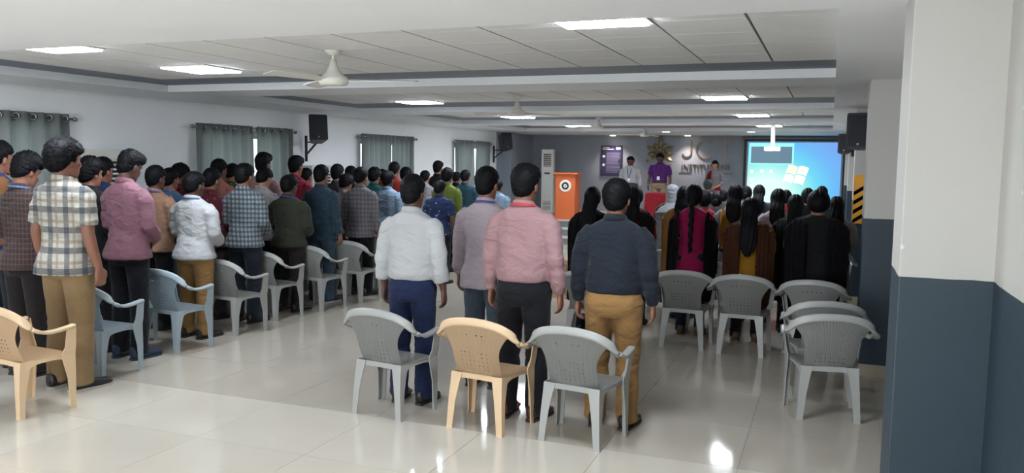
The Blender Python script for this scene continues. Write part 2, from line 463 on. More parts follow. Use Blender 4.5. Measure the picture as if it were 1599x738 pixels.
# ------------------------------------------------------------------ plastic armchairs
M_cgrey = plain('grey_chair_plastic', (153, 154, 151), 0.38, .05, 3, bmp=.05, bscale=90)
M_cblue = plain('blue_grey_chair_plastic', (150, 163, 170), 0.38, .05, 3)
M_ccream = plain('cream_chair_plastic', (206, 178, 144), 0.38, .05, 3)
RIM = [(.258, .150, .612), (.266, .09, .605), (.276, .0, .598), (.290, -.09, .606), (.294, -.148, .636), (.274, -.193, .678), (.234, -.222, .712), (.174, -.241, .740), (.088, -.252, .757), (0, -.256, .762)]
def smooth01(a, b, x):
    t = min(1, max(0, (x - a) / (b - a))); return t * t * (3 - 2 * t)
def catmull(P, n=4):
    out = []; Q = [Vector(p) for p in P]
    for i in range(len(Q) - 1):
        p0, p1, p2, p3 = Q[max(i - 1, 0)], Q[i], Q[i + 1], Q[min(i + 2, len(Q) - 1)]
        for j in range(n):
            t = j / n
            out.append(.5 * ((2 * p1) + (-p0 + p2) * t + (2 * p0 - 5 * p1 + 4 * p2 - p3) * t * t + (-p0 + 3 * p1 - 3 * p2 + p3) * t ** 3))
    return out + [Q[-1]]
def ribbon(bm, pts, ups, w, th):
    """rounded flat bar along pts; ups gives the direction of its thickness"""
    rows = []
    for i, p in enumerate(pts):
        t = (pts[min(i + 1, len(pts) - 1)] - pts[max(i - 1, 0)]).normalized()
        u = ups[i]; u = (u - t * u.dot(t)).normalized(); s = t.cross(u)
        ww = w[i] if isinstance(w, list) else w
        prof = [(-.5, -.5), (0, -.42), (.5, -.5), (.56, 0), (.5, .5), (0, .62), (-.5, .5), (-.56, 0)]
        prof = [(-.50, -1.7), (-.38, -.5), (.38, -.5), (.50, -1.7), (.56, -.9), (.50, .1), (.3, .5), (-.3, .5), (-.50, .1), (-.56, -.9)]
        rows.append([p + s * (a * ww) + u * (b * th) for a, b in prof])
    loft(bm, rows)
half = catmull(RIM, 4)
def rim_up(p):
    k = min(1, max(0, (p.z - .605) / .13)); k = k * k * (3 - 2 * k)
    out = Vector((math.copysign(.55, p.x) * (1 - k * .55) * k, -.9 * k, 1 - .82 * k))
    return out.normalized()
def chair_meshes():
    M = {}
    # armrests: the forward part of the rim on each side
    cut = 17
    for s, nm in ((1, 'arm_r'), (-1, 'arm_l')):
        bm = bmesh.new(); pts = [Vector((p.x * s, p.y, p.z)) for p in half[:cut + 1]]
        ribbon(bm, pts, [rim_up(p) for p in pts], [.047 + .005 * smooth01(4, 16, i) for i in range(len(pts))], .011)
        M[nm] = finish(bm, nm, True)
    bm = bmesh.new()
    a = half[cut:]; pts = a + [Vector((-p.x, p.y, p.z)) for p in a[::-1][1:]]
    ribbon(bm, pts, [rim_up(p) for p in pts], .050, .010)
    M['rim'] = finish(bm, 'back_rim', True)
    # perforated back panel
    def ztop(x):
        x = abs(x)
        for p, q in zip(half[::-1], half[::-1][1:]):
            if p.x <= x <= q.x: return p.z + (q.z - p.z) * (x - p.x) / max(1e-6, q.x - p.x), p.y + (q.y - p.y) * (x - p.x) / max(1e-6, q.x - p.x)
        return .66, -.17
    nx, nz = 44, 48
    bm = bmesh.new(); V = {}
    for j in range(nz + 1):
        t = j / nz
        w = .165 + .012 * t if t < .45 else .170 + .087 * ((t - .45) / .55) ** 1.9
        for i in range(nx + 1):
            u = 2 * i / nx - 1; zt, yt = ztop(u * .252)
            zt -= .008; x = u * (w if t < 1 else .252)
            z = .385 + (zt - .385) * t
            y = (-.172 + .045 * (x / .2) ** 2 * (1 - t)) * (1 - t) + yt * t - .014 * math.sin(t * PI) - .0013 * (i % 2)
            V[i, j] = bm.verts.new((x, y, z))
    for j in range(nz):
        for i in range(nx):
            t = j / nz; u = 2 * (i + .5) / nx - 1
            hole = (i % 2 == 1 and j % 2 == 1) and ((.10 < t < .44 and abs(u) < .7 and i % 4 == 1 and j % 4 == 1) or (i % 4 == 1) and (.70 < t < .82 and abs(u) < .5 and j % 4 == 1))
            if not hole: bm.faces.new((V[i, j], V[i + 1, j], V[i + 1, j + 1], V[i, j + 1]))
    bmesh.ops.solidify(bm, geom=bm.faces[:], thickness=.004)
    M['panel'] = finish(bm, 'back_panel', False)
    # seat with a turned-down skirt
    bm = bmesh.new(); rows = []
    nu, nv = 14, 14
    for j in range(nv + 1):
        v = j / nv; row = []
        for i in range(nu + 1):
            u = 2 * i / nu - 1
            w = .185 + .045 * min(1, v * 1.6)
            y = -.178 + .345 * v
            z = .385 + .022 * v - .014 * (1 - u * u) * math.sin(v * PI) - (.018 * max(0, (v - .85) / .15) ** 2)
            row.append(bm.verts.new((u * w, y + .012 * (1 - u * u) * v, z)))
        rows.append(row)
    for a, b in zip(rows, rows[1:]):
        for i in range(nu): bm.faces.new((a[i], a[i + 1], b[i + 1], b[i]))
    bmesh.ops.solidify(bm, geom=bm.faces[:], thickness=-.006)
    # skirts: sides arch down into the legs, front and back are flat
    def skirt(p0, p1, z0, z1, drop_e, drop_m, th=.005):
        n = 14; top = []; bot = []
        d = (Vector(p1) - Vector(p0)); nrm = Vector((-d.y, d.x, 0)).normalized() * th
        for i in range(n + 1):
            t = i / n; e = (2 * t - 1) ** 4
            z = z0 + (z1 - z0) * t; p = Vector((p0[0] + d.x * t, p0[1] + d.y * t, 0))
            top.append(p + Vector((0, 0, z))); bot.append(p + Vector((0, 0, z - drop_m - (drop_e - drop_m) * e)))
        vs = [[bm.verts.new(q) for q in (a, a + nrm, b + nrm, b)] for a, b in zip(top, bot)]
        for a, b in zip(vs, vs[1:]):
            for k in range(4): bm.faces.new((a[k], a[(k + 1) % 4], b[(k + 1) % 4], b[k]))
        bm.faces.new(vs[0]); bm.faces.new(vs[-1][::-1])
    skirt((.186, -.178), (.232, .155), .385, .405, .12, .028)
    skirt((-.232, .155), (-.186, -.178), .405, .385, .12, .028)
    skirt((-.232, .166), (.232, .166), .388, .388, .05, .026)
    skirt((-.186, -.180), (.186, -.180), .392, .392, .05, .036)
    M['seat'] = finish(bm, 'seat', False)
    # legs: L-section, front ones run up to the arm
    for s, nm in ((1, 'r'), (-1, 'l')):
        bm = bmesh.new()
        def lsec(levels):
            rows = []
            for (x, y, z, wx, wy, ny) in levels:
                th = .007
                # outer corner at (x, y); flanges run inward in x and along ny in y
                pr = [(0, 0), (-wx, 0), (-wx, ny * th), (-th, ny * th), (-th, ny * wy), (0, ny * wy)]
                rows.append([Vector(((x + a) * s, y + b, z)) for a, b in pr])
            loft(bm, rows)
        lsec([(.250, .158, 0, .040, .042, -1), (.246, .160, .02, .036, .042, -1), (.242, .168, .22, .040, .058, -1), (.240, .170, .33, .048, .085, -1), (.240, .170, .40, .052, .10, -1), (.250, .170, .45, .038, .078, -1), (.272, .162, .603, .040, .066, -1)])
        M['leg_front_' + nm] = finish(bm, 'leg', False)
        bm = bmesh.new()
        lsec([(.210, -.215, 0, .046, .036, 1), (.207, -.213, .02, .042, .036, 1), (.198, -.204, .2, .052, .048, 1), (.191, -.192, .32, .066, .070, 1), (.189, -.184, .392, .080, .095, 1)])
        M['leg_rear_' + nm] = finish(bm, 'leg', False)
    return M
CH = chair_meshes()
def make_chair(mat):
    t = thing('plastic_armchair', '', 'chair')
    bp = link('backrest', CH['panel'], mat, t); link('back_rim', CH['rim'], mat, bp)
    link('seat', CH['seat'], mat, t)
    for k in ('arm_r', 'arm_l'): link('armrest', CH[k], mat, t)
    for k in ('leg_front_r', 'leg_front_l', 'leg_rear_r', 'leg_rear_l'): link('leg', CH[k], mat, t)
    return t
def set_chair(x, y, rz, mat, label, group):
    t = make_chair(mat); t.location = (x, y, 0); t.rotation_euler = (0, 0, R(rz)); t['label'] = label; t['group'] = group; t.scale = (1, 1, .955)
    return t
G_F, G_L, G_R = 'plastic armchairs in the aisle row at the front', 'plastic armchairs in rows of the left block', 'plastic armchairs in rows of the right block'
set_chair(-2.77, 4.92, -8, M_cgrey, 'grey plastic armchair behind the man in white shirt and navy trousers', G_F)
set_chair(-2.04, 4.90, -7, M_ccream, 'cream plastic armchair standing between two grey armchairs behind the pink-shirted man', G_F)
set_chair(-1.40, 4.90, -8, M_cgrey, 'grey plastic armchair behind the man in navy shirt and khaki trousers', G_F)
set_chair(-2.55, 8.1, 0, M_ccream, 'cream plastic armchair glimpsed beyond the man in the pink shirt', G_F)
set_chair(-2.05, 7.4, 0, M_cgrey, 'grey plastic armchair whose arm shows between the pink and navy shirts', G_F)
set_chair(-5.08, 3.95, -6, M_ccream, 'cream plastic armchair at the left edge, nearest to the camera', G_L)
set_chair(.02, 6.06, 11, M_cgrey, 'grey plastic armchair nearest the blue pillar, last of the right block', G_R)
set_chair(-.01, 6.60, 9, M_cgrey, 'grey plastic armchair directly in front of the last one by the blue pillar', G_R)
set_chair(-1.24, 7.84, 0, M_cgrey, 'grey plastic armchair right behind the woman in the magenta dress', G_R)
set_chair(-.70, 7.78, 0, M_cgrey, 'grey plastic armchair right behind the woman with brown shawl and long loose hair', G_R)
set_chair(-.10, 7.72, 0, M_cgrey, 'grey plastic armchair right behind the broad woman in black', G_R)
# ------------------------------------------------------------------ people: shared meshes
VOX = .0068
ARM0 = [(.165, -.01, 1.385), (.205, -.022, 1.27), (.232, -.035, 1.11), (.240, -.012, .99), (.246, .022, .875)]
ARM1 = [(.165, -.005, 1.385), (.205, .0, 1.27), (.228, .0, 1.12), (.170, .125, 1.03), (.075, .215, .965)]
NECKP = Vector((0, -.012, 1.50))
def head_mat(tilt):
    return Matrix.Translation(NECKP) @ Matrix.Rotation(-R(tilt), 4, 'X') @ Matrix.Translation(Vector((0, .005, .103)))
def hand(bm, wrist, d, n, s):
    """d: towards the fingers, n: palm side, s: thumb side"""
    d, n, s = d.normalized(), n.normalized(), s.normalized()
    rows = []
    for t, ws, wn in ((-.012, .024, .019), (.02, .030, .017), (.05, .040, .016), (.08, .042, .015), (.092, .038, .012)):
        rows.append(ring_pts(wrist + d * t, s * ws, n * wn, 14, 2.6))
    loft(bm, rows)
    for k, (off, L) in enumerate(((.031, .068), (.0105, .078), (-.0105, .073), (-.031, .058))):
        p = wrist + d * .082 + s * off; pts = [p - d * .02, p]; ang = R(12 + k * 3)
        for q, f in enumerate((.42, .32, .26)):
            dd = d * math.cos(ang) + n * math.sin(ang) + s * off * 1.5; p = p + dd.normalized() * L * f; pts.append(p); ang += R(24)
        limb(bm, pts, [.0088, .0088, .0083, .0076, .0062], 8)
    p = wrist + d * .022 + s * .022
    limb(bm, [p, p + (d * .6 + s * .7 + n * .25).normalized() * .038, p + (d * .6 + s * .7 + n * .25).normalized() * .038 + (d * .9 + s * .25 + n * .3).normalized() * .030, p + (d * .6 + s * .7 + n * .25).normalized() * .038 + (d * .9 + s * .1 + n * .35).normalized() * .052], [.014, .012, .010, .008], 8)
def head_parts(bm):
    rings = [(-.118, .062, .026, .022), (-.106, .045, .046, .046), (-.08, .022, .058, .074), (-.045, .008, .067, .089), (-.005, 0, .073, .096), (.04, -.004, .075, .098), (.075, -.008, .067, .088), (.1, -.012, .048, .064), (.116, -.014, .022, .03)]
    stack(bm, rings, 28, 2.1)
    limb(bm, [(0, .088, .022), (0, .104, -.008), (0, .113, -.030), (0, .098, -.043)], [.008, .011, .0145, .011], 8)      # nose
    for s in (1, -1):
        ellipsoid(bm, (s * .013, .098, -.038), (.009, .010, .008), 6)
        ellipsoid(bm, (s * .030, .080, .028), (.026, .014, .007), 8)       # brow
        ellipsoid(bm, (s * .040, .066, -.022), (.022, .020, .020), 8)      # cheek
        ellipsoid(bm, (s * .080, -.008, -.012), (.010, .020, .033), 8)     # ear
        ellipsoid(bm, (s * .084, -.016, -.004), (.006, .015, .022), 6)
    ellipsoid(bm, (0, .092, -.066), (.024, .011, .006), 8); ellipsoid(bm, (0, .090, -.078), (.020, .011, .006), 8)
    ellipsoid(bm, (0, .074, -.103), (.020, .016, .014), 8)
def body_mesh(arm, tilt):
    bm = bmesh.new(); head_parts(bm); bmesh.ops.transform(bm, matrix=head_mat(tilt), verts=bm.verts)
    hm = head_mat(tilt)
    limb(bm, [(0, -.03, 1.42), tuple(NECKP + Vector((0, -.008, -.01))), tuple(hm @ Vector((0, -.02, -.04)))], [.064, .055, .055], 16)
    stack(bm, [(1.455, -.02, .07, .055), (1.42, -.015, .13, .08), (1.38, -.01, .165, .092), (1.28, 0, .165, .10), (1.1, .0, .14, .092), (.98, 0, .145, .10), (.88, -.005, .155, .11), (.82, 0, .14, .10)])
    for s in (1, -1):
        A = [Vector((p[0] * s, p[1], p[2])) for p in arm]
        limb(bm, A, [.040, .042, .039, .035, .025], 14)
        if arm is ARM0:
            hand(bm, A[-1], Vector((s * .03, .12, -1)), Vector((-s, .1, 0)), Vector((0, 1, .1)))
        else:
            hand(bm, A[-1] + Vector((0, s * .018, s * .01)), Vector((-s * 1, .25, -.32)), Vector((0, -1, -.2)), Vector((0, .1, 1)))
        limb(bm, [(s * .085, 0, .88), (s * .088, .008, .66), (s * .09, .01, .48), (s * .092, -.015, .34), (s * .094, -.022, .09)], [.088, .07, .056, .054, .037], 14)
        limb(bm, [(s * .094, -.045, .05), (s * .098, .02, .055), (s * .108, .10, .034), (s * .115, .17, .026)], [(.034, .034), (.036, .036), (.042, .026), (.036, .018)], 12)
    return remesh(finish(bm, 'person_body'), VOX, 2, .5)
BODY = {'side': body_mesh(ARM0, 4), 'bowed': body_mesh(ARM1, 24), 'front': body_mesh(ARM1, 6)}
TILT = {'side': 4, 'bowed': 24, 'front': 6}

def sleeve(bm, arm, s, upto, r0, r1, flare=0):
    A = [Vector((p[0] * s, p[1], p[2])) for p in arm]
    # cut the polyline at length fraction upto
    L = [0]
    for a, b in zip(A, A[1:]): L.append(L[-1] + (b - a).length)
    tot = L[-1] * upto; pts = []; rad = []
    n = 9
    for i in range(n):
        d = tot * i / (n - 1)
        for k in range(len(A) - 1):
            if L[k] <= d <= L[k + 1] + 1e-6:
                p = A[k].lerp(A[k + 1], (d - L[k]) / (L[k + 1] - L[k])); break
        f = d / L[-1]; r = r0 + (r1 - r0) * f + .004 * math.sin(i * 2.1)
        if i == 0: p = p + Vector((-s * .03, 0, .0))
        if i in (1, 2): r += .005
        pts.append(p); rad.append(r)
    if flare: rad[-1] += flare
    limb(bm, pts, rad, 16, capr=False)
def shirt_mesh(arm, kind, upto=1.0, seed=0, hem=.82, belly=0.0):
    bm = bmesh.new()
    top = [(1.492, -.022, .062, .060), (1.468, -.02, .082, .068), (1.442, -.018, .128, .084), (1.412, -.014, .166, .098), (1.37, -.008, .186, .112), (1.29, -.002, .190, .122), (1.18, .004, .180, .124 + belly * .5), (1.07, .008, .172 + belly * .4, .122 + belly)]
    if kind == 'tucked':
        low = [(1.0, .006, .176 + belly * .5, .126 + belly), (.965, .004, .172 + belly * .4, .122 + belly * .8), (.948, .003, .160 + belly * .3, .110 + belly * .6)]
    else:
        low = [(.98, .0, .180, .138), (.92, -.012, .192, .156), (hem + .03, -.014, .202, .164), (hem, -.014, .203, .166)]
    stack(bm, (top + low)[::-1], 32, 2.25)
    for s in (1, -1):
        sleeve(bm, arm, s, upto, .069, .043 if upto > .9 else .056, .006 if upto < .9 else .0)
    me = remesh(finish(bm, 'shirt'), .011, 4, .5)
    def mask(c):
        m = .35 + .65 * min(1, max(0, (1.32 - c.z) / .25))
        if abs(c.x) > .19: m = 1.1
        if c.z > 1.45: m = .1
        return m
    folds(me, .0085, seed, (7, 7, 13), mask)
    # spine hollow on the back
    for v in me.vertices:
        c = v.co
        if c.y < -.04 and abs(c.x) < .07 and c.z > 1.0:
            v.co.y += .010 * math.cos(c.x / .07 * PI / 2) * min(1, (c.z - 1.0) / .12) * min(1, max(0, (1.47 - c.z) / .1))
    return me
SHIRT = {
    ('side', 'tucked'): shirt_mesh(ARM0, 'tucked', .99, 1),
    ('side', 'tucked_broad'): shirt_mesh(ARM0, 'tucked', .99, 2, belly=.02),
    ('side', 'rolled'): shirt_mesh(ARM0, 'tucked', .86, 3, belly=.015),
    ('side', 'short'): shirt_mesh(ARM0, 'out', .44, 4),
    ('side', 'out'): shirt_mesh(ARM0, 'out', .98, 5, .80),
    ('side', 'polo'): shirt_mesh(ARM0, 'tucked', .44, 8),
    ('bowed', 'out'): shirt_mesh(ARM1, 'out', .97, 6, .84),
    ('bowed', 'short'): shirt_mesh(ARM1, 'out', .45, 7, .84),
}
SHIRT['front', 'out'] = SHIRT['bowed', 'out']; SHIRT['front', 'short'] = SHIRT['bowed', 'short']
def trouser_mesh(seed, loose=1.0):
    bm = bmesh.new()
    stack(bm, [(.79, .0, .165, .112), (.84, -.004, .182, .128), (.90, -.006, .184, .134), (.96, .0, .174, .124), (1.00, .004, .166, .116), (1.012, .004, .163, .112)], 32, 2.2)
    for s in (1, -1):
        ellipsoid(bm, (s * .076, -.054, .88), (.090, .076, .095), 12)
        limb(bm, [(s * .090, -.004, .90), (s * .093, .0, .76), (s * .096, .004, .62), (s * .098, .006, .47), (s * .102, -.008, .28), (s * .105, -.016, .12), (s * .106, -.012, .045)],
             [.104 * 1.0, .096 * loose, .085 * loose, .076 * loose, .073 * loose, .070 * loose, .072 * loose], 18, capr=False)
    me = remesh(finish(bm, 'trousers'), .011, 4, .5)
    def mask(c):
        return .35 + .65 * math.exp(-((c.z - .44) / .12) ** 2) + .9 * math.exp(-((c.z - .08) / .09) ** 2) + .3 * math.exp(-((c.z - .8) / .06) ** 2)
    return folds(me, .0075, seed, (7, 7, 16), mask)
TROU = [trouser_mesh(11), trouser_mesh(12, .86)]
def shoe_mesh():
    bm = bmesh.new()
    prof = [(-.085, .062, .026, .050), (-.07, .056, .034, .054), (-.03, .056, .038, .054), (.02, .050, .039, .050), (.07, .036, .044, .036), (.12, .030, .046, .030), (.165, .027, .040, .027), (.192, .022, .026, .020), (.203, .018, .010, .010)]
    loft(bm, [ring_pts(Vector((0, y, zc)), Vector((rx, 0, 0)), Vector((0, 0, rz * .92)), 18, 2.6) for y, zc, rx, rz in prof])
    for v in bm.verts:
        if v.co.z < .006: v.co.z = .006
    return finish(bm, 'shoe', True)
def sole_mesh():
    bm = bmesh.new()
    out = [(-.09, .024), (-.075, .034), (-.03, .037), (.02, .037), (.07, .045), (.12, .048), (.165, .042), (.195, .026), (.208, .008)]
    prof = [(y, w) for y, w in out]; pts = [(w, y) for y, w in prof] + [(-w, y) for y, w in prof[::-1]]
    lo = [bm.verts.new((a, b, 0)) for a, b in pts]; hi = [bm.verts.new((a, b, .018)) for a, b in pts]
    bm.faces.new(lo[::-1]); bm.faces.new(hi)
    for i in range(len(pts)): bm.faces.new((lo[i], lo[(i + 1) % len(pts)], hi[(i + 1) % len(pts)], hi[i]))
    return finish(bm, 'sole')
SHOE, SOLE = shoe_mesh(), sole_mesh()

def smooth01(a, b, x):
    t = min(1, max(0, (x - a) / (b - a))); return t * t * (3 - 2 * t)
def hair_mesh(kind, seed):
    """a thick shell round the skull, in head space"""
    bm = bmesh.new(); nt_, np_ = 52, 80; rows = []
    off = Vector((seed * 5.1, seed * 2.7, seed))
    for j in range(1, nt_):
        th = PI * j / nt_; row = []
        for i in range(np_):
            ph = 2 * PI * i / np_
            d = Vector((math.sin(th) * math.cos(ph), math.sin(th) * math.sin(ph), math.cos(th)))
            base = 1 / math.sqrt((d.x / .079) ** 2 + (d.y / .101) ** 2 + (d.z / .119) ** 2)
            up = smooth01(-.2, .9, d.z)
            if kind in ('long', 'braid', 'bun'):
                low = -.55 - .5 * smooth01(0, -.6, d.y)
                face = smooth01(.05, .32, d.y) * (1 - smooth01(.38, .52, d.z))
                t = .017 + .006 * up; lump = .004; part = -.010 * math.exp(-(d.x / .05) ** 2) * smooth01(-.2, .5, d.z)
            else:
                low = -.30 - .52 * smooth01(-.1, -.6, d.y)
                face = smooth01(.12, .34, d.y) * (1 - smooth01(.30, .50, d.z))
                part = 0
                t, lump = {'short': (.005 + .022 * up, .007), 'quiff': (.005 + .024 * up + .028 * smooth01(.1, .7, d.y) * smooth01(.3, .8, d.z), .009), 'curly': (.020 + .022 * up, .015), 'flat': (.010 + .013 * up, .004), 'messy': (.014 + .026 * up, .014)}[kind]
            side = smooth01(low - .08, low + .08, d.z) * (1 - face)
            sc = 34 if kind == 'curly' else 24 if kind == 'messy' else 16
            t *= .25 + .75 * smooth01(low - .05, low + .45, d.z) if kind not in ('long', 'braid', 'bun') else 1
            q = Vector((d.x * sc * .1, d.y * sc * .1, d.z * sc * .1)) * 5 + off
            nn = .7 * noise.noise(q) + .6 * noise.noise(q * 2.3) + .5 * noise.noise(q * 4.7)
            r = base * (.86 + .14 * side) + (t + part) * side + lump * nn * side
            row.append(bm.verts.new(d * r + Vector((0, -.004, .004))))
        rows.append(row)
    for a, b in zip(rows, rows[1:]):
        for i in range(np_): bm.faces.new((a[i], b[i], b[(i + 1) % np_], a[(i + 1) % np_]))
    bm.faces.new(rows[0]); bm.faces.new(rows[-1][::-1])
    if kind == 'bun': ellipsoid(bm, (0, -.135, -.03), (.045, .038, .045), 10)
    return finish(bm, 'hair_' + kind, True)
HAIR = {k: [hair_mesh(k, s) for s in ((1, 2) if k in ('short', 'messy', 'quiff') else (1,))] for k in ('short', 'quiff', 'curly', 'flat', 'messy', 'long', 'braid', 'bun')}
def tail_mesh(kind):
    bm = bmesh.new()
    if kind == 'braid':
        n = 46; rows = []
        for i in range(n):
            t = i / (n - 1); z = -.03 - t * .62; y = -.105 - .055 * smooth01(0, .3, t) + .02 * t
            r = (.030 - .012 * t) * (1 + .18 * abs(math.sin(i * PI / 4)))
            if i == n - 1: r *= .3
            x = .006 * math.sin(i * PI / 4)
            rows.append(ring_pts(Vector((x, y, z)), Vector((r, 0, 0)), Vector((0, r * .7, 0)), 12))
        loft(bm, rows)
    else:
        rows = []
        n = 24; L = .62 if kind == 'long' else .42
        for i in range(n):
            t = i / (n - 1); z = .05 - t * L
            y = -.075 - .075 * smooth01(.05, .5, t); w = .070 + .022 * math.sin(t * PI * .9) if t < .75 else (.070 + .022 * math.sin(.75 * PI * .9)) * (1 - .75 * ((t - .75) / .25) ** 1.5)
            d = .040 - .014 * t
            pts = ring_pts(Vector((0, y, z)), Vector((w, 0, 0)), Vector((0, d, 0)), 32)
            rows.append([p + Vector((0, .006 * math.sin(k * 1.9 + i * .25), 0)) * (1 if p.y < y else 0) + Vector((.004 * noise.noise(p * 30), 0, 0)) for k, p in enumerate(pts)])
        loft(bm, rows)
    return finish(bm, 'hair_tail', True)
TAIL = {k: tail_mesh(k) for k in ('braid', 'long', 'mid')}
def hijab_mesh():
    bm = bmesh.new()
    stack(bm, [(-.30, -.02, .235, .13), (-.24, -.02, .20, .12), (-.19, -.015, .13, .105), (-.15, -.01, .095, .095), (-.08, -.005, .092, .108), (0, -.01, .096, .118), (.06, -.014, .092, .115), (.10, -.016, .072, .09), (.13, -.018, .03, .04)], 32, 2.1)
    return folds(remesh(finish(bm, 'hijab'), .011, 4), .006, 3, (10, 10, 18))
HIJAB = hijab_mesh()
def collar_mesh():
    bm = bmesh.new(); n = 40; rows = []
    for i in range(n + 1):
        a = -PI / 2 - PI * .93 + 2 * PI * .93 * i / n        # opens at the front
        fx, fy = math.cos(a), math.sin(a)
        back = (1 - fy) / 2
        zt = 1.497 + .014 * back - .012 * (1 - back); zb = zt - .040 - .012 * (1 - back)
        c = Vector((0, -.020, 0))
        i_ = lambda rx, ry, z: c + Vector((fx * rx, fy * ry, z))
        rows.append([i_(.060, .060, zb + .005), i_(.061, .061, zt - .003), i_(.064, .064, zt), i_(.069, .068, zt - .004), i_(.082, .078, zb - .002), i_(.079, .075, zb - .003), i_(.066, .065, zt - .012)])
    vs = [[bm.verts.new(p) for p in r] for r in rows]; k = len(vs[0])
    for a, b in zip(vs, vs[1:]):
        for j in range(k): bm.faces.new((a[j], a[(j + 1) % k], b[(j + 1) % k], b[j]))
    bm.faces.new(vs[0]); bm.faces.new(vs[-1][::-1])
    return finish(bm, 'collar', True)
COLLAR = collar_mesh()
def belt_mesh():
    bm = bmesh.new(); rows = []
    n = 48
    for i in range(n):
        a = 2 * PI * i / n; c, s = math.cos(a), math.sin(a)
        c2, s2 = math.copysign(abs(c) ** .91, c), math.copysign(abs(s) ** .91, s)
        rows.append([bm.verts.new((c2 * (.171 + e), s2 * (.121 + e) + .004, z)) for e, z in ((0, .956), (.006, .956), (.006, .990), (0, .990))])
    for i in range(n):
        a, b = rows[i], rows[(i + 1) % n]
        for j in range(4): bm.faces.new((a[j], a[(j + 1) % 4], b[(j + 1) % 4], b[j]))
    return finish(bm, 'belt', True)
BELT = belt_mesh()
def lanyard_mesh():
    bm = bmesh.new(); pts = []
    for i in range(33):
        a = -PI / 2 - PI * .8 + 2 * PI * .8 * i / 32
        fy = math.sin(a); back = (1 - fy) / 2
        pts.append(Vector((math.cos(a) * .083, fy * .078 - .02, 1.468 + .012 * back - .02 * (1 - back))))
    pts = [Vector((-.012, .145, 1.14)), Vector((-.03, .130, 1.30))] + pts[::1] + [Vector((.03, .130, 1.30)), Vector((.012, .145, 1.14))] if False else pts
    rows = []
    for i, p in enumerate(pts):
        o = (p - Vector((0, -.02, p.z))).normalized(); t = Vector((0, 0, 1)) - o * .55
        t.normalize()
        rows.append([p + t * .009, p + t * .009 + o * .004, p - t * .009 + o * .006, p - t * .009 + o * .002])
    loft(bm, rows)
    e0, e1 = pts[0], pts[-1]
    for s, e in ((1, e0 if e0.x > 0 else e1), (-1, e0 if e0.x < 0 else e1)):
        limb(bm, [e, (s * .045, .118, 1.36), (s * .030, .134, 1.25), (s * .008, .140, 1.13)], [(.008, .002)] * 4, 8)
    return finish(bm, 'lanyard', True)
LANY = lanyard_mesh()
CARD = box_mesh('card', (-.030, .030, .142, .146, 1.03, 1.125))
WATCH = None
bm = bmesh.new(); cyl(bm, (.245, .008, .905), (.246, .015, .882), .033, n=16); WATCH = finish(bm, 'watch', True)
def eye_mesh():
    bm = bmesh.new(); ellipsoid(bm, (0, 0, 0), (.0125, .009, .0065), 8); return finish(bm, 'eye', True)
EYE = eye_mesh()
# women's clothes
def kurta_mesh(seed, hem=.46, upto=.72):
    bm = bmesh.new()
    stack(bm, [(1.478, -.02, .066, .056), (1.455, -.018, .105, .075), (1.425, -.014, .145, .09), (1.39, -.008, .165, .10), (1.29, .004, .162, .118), (1.16, .0, .145, .105), (1.06, -.002, .142, .104), (.95, -.006, .168, .128), (.86, -.008, .186, .142), (.7, -.004, .196, .145), (hem, 0, .215, .155)][::-1], 32, 2.2)
    for s in (1, -1): sleeve(bm, ARM1, s, upto, .062, .048)
    return folds(remesh(finish(bm, 'kurta'), .011, 4), .008, seed, (8, 8, 6), lambda c: .3 + max(0, min(1, (1.2 - c.z) * 1.5)))
KURTA = [kurta_mesh(21), kurta_mesh(22, .38, .97)]
def drape_mesh(x0, x1, zb, zf, seed=0, out=.0):
    """scarf lying over the shoulder at x0..x1, hanging to zb behind and zf in front"""
    prof = [(1.46, .09, .085), (1.43, .15, .10), (1.38, .19, .115), (1.3, .215, .13), (1.15, .235, .135), (1.0, .25, .15), (.7, .26, .16), (.4, .26, .17)]
    def pr(z):
        for a, b in zip(prof, prof[1:]):
            if a[0] >= z >= b[0]:
                t = (a[0] - z) / (a[0] - b[0]); return a[1] + (b[1] - a[1]) * t, a[2] + (b[2] - a[2]) * t
        return prof[0][1:] if z > 1.46 else prof[-1][1:]
    bm = bmesh.new(); nv, nu = 16, 44; rows = []
    for k in range(nu + 1):
        u = k / nu; row = []
        for j in range(nv + 1):
            x = x0 + (x1 - x0) * j / nv; ax = abs(x)
            zs = 1.475 - .38 * max(0, ax - .05) - 1.6 * max(0, ax - .17) ** 1.3
            if u < .55: t = u / .55; z = zb + (zs - zb) * t; sgn = -1
            else: t = 1 - (u - .55) / .45; z = zf + (zs - zf) * t; sgn = 1
            rx, ry = pr(z)
            rx = max(rx, ax + .012); y = sgn * ry * math.sqrt(max(0, 1 - (ax / rx) ** 2))
            y *= smooth01(0, .14, max(0, zs - z)) ** .5 if zs - z < .14 else 1
            y += sgn * (.018 + .006 * math.sin(j * 1.7 + seed) + out) - .01
            zz = z + .014
            row.append(bm.verts.new((x * (1 + .02 * math.sin(u * 9 + seed)), y, zz)))
        rows.append(row)
    for a, b in zip(rows, rows[1:]):
        for j in range(nv): bm.faces.new((a[j], a[j + 1], b[j + 1], b[j]))
    bmesh.ops.solidify(bm, geom=bm.faces[:], thickness=.006)
    return finish(bm, 'dupatta', True)
DR = {'side_left': drape_mesh(-.272, -.150, .40, .7, 6, .012), 'side_right': drape_mesh(.150, .272, .40, .7, 7, .012), 'left': drape_mesh(-.235, -.05, .62, .9, 1), 'right': drape_mesh(.05, .235, .62, .9, 2), 'wide_left': drape_mesh(-.262, -.085, .40, .7, 3, .012), 'wide_right': drape_mesh(.085, .262, .40, .7, 4, .012), 'center': drape_mesh(-.16, .16, .95, 1.2, 5)}

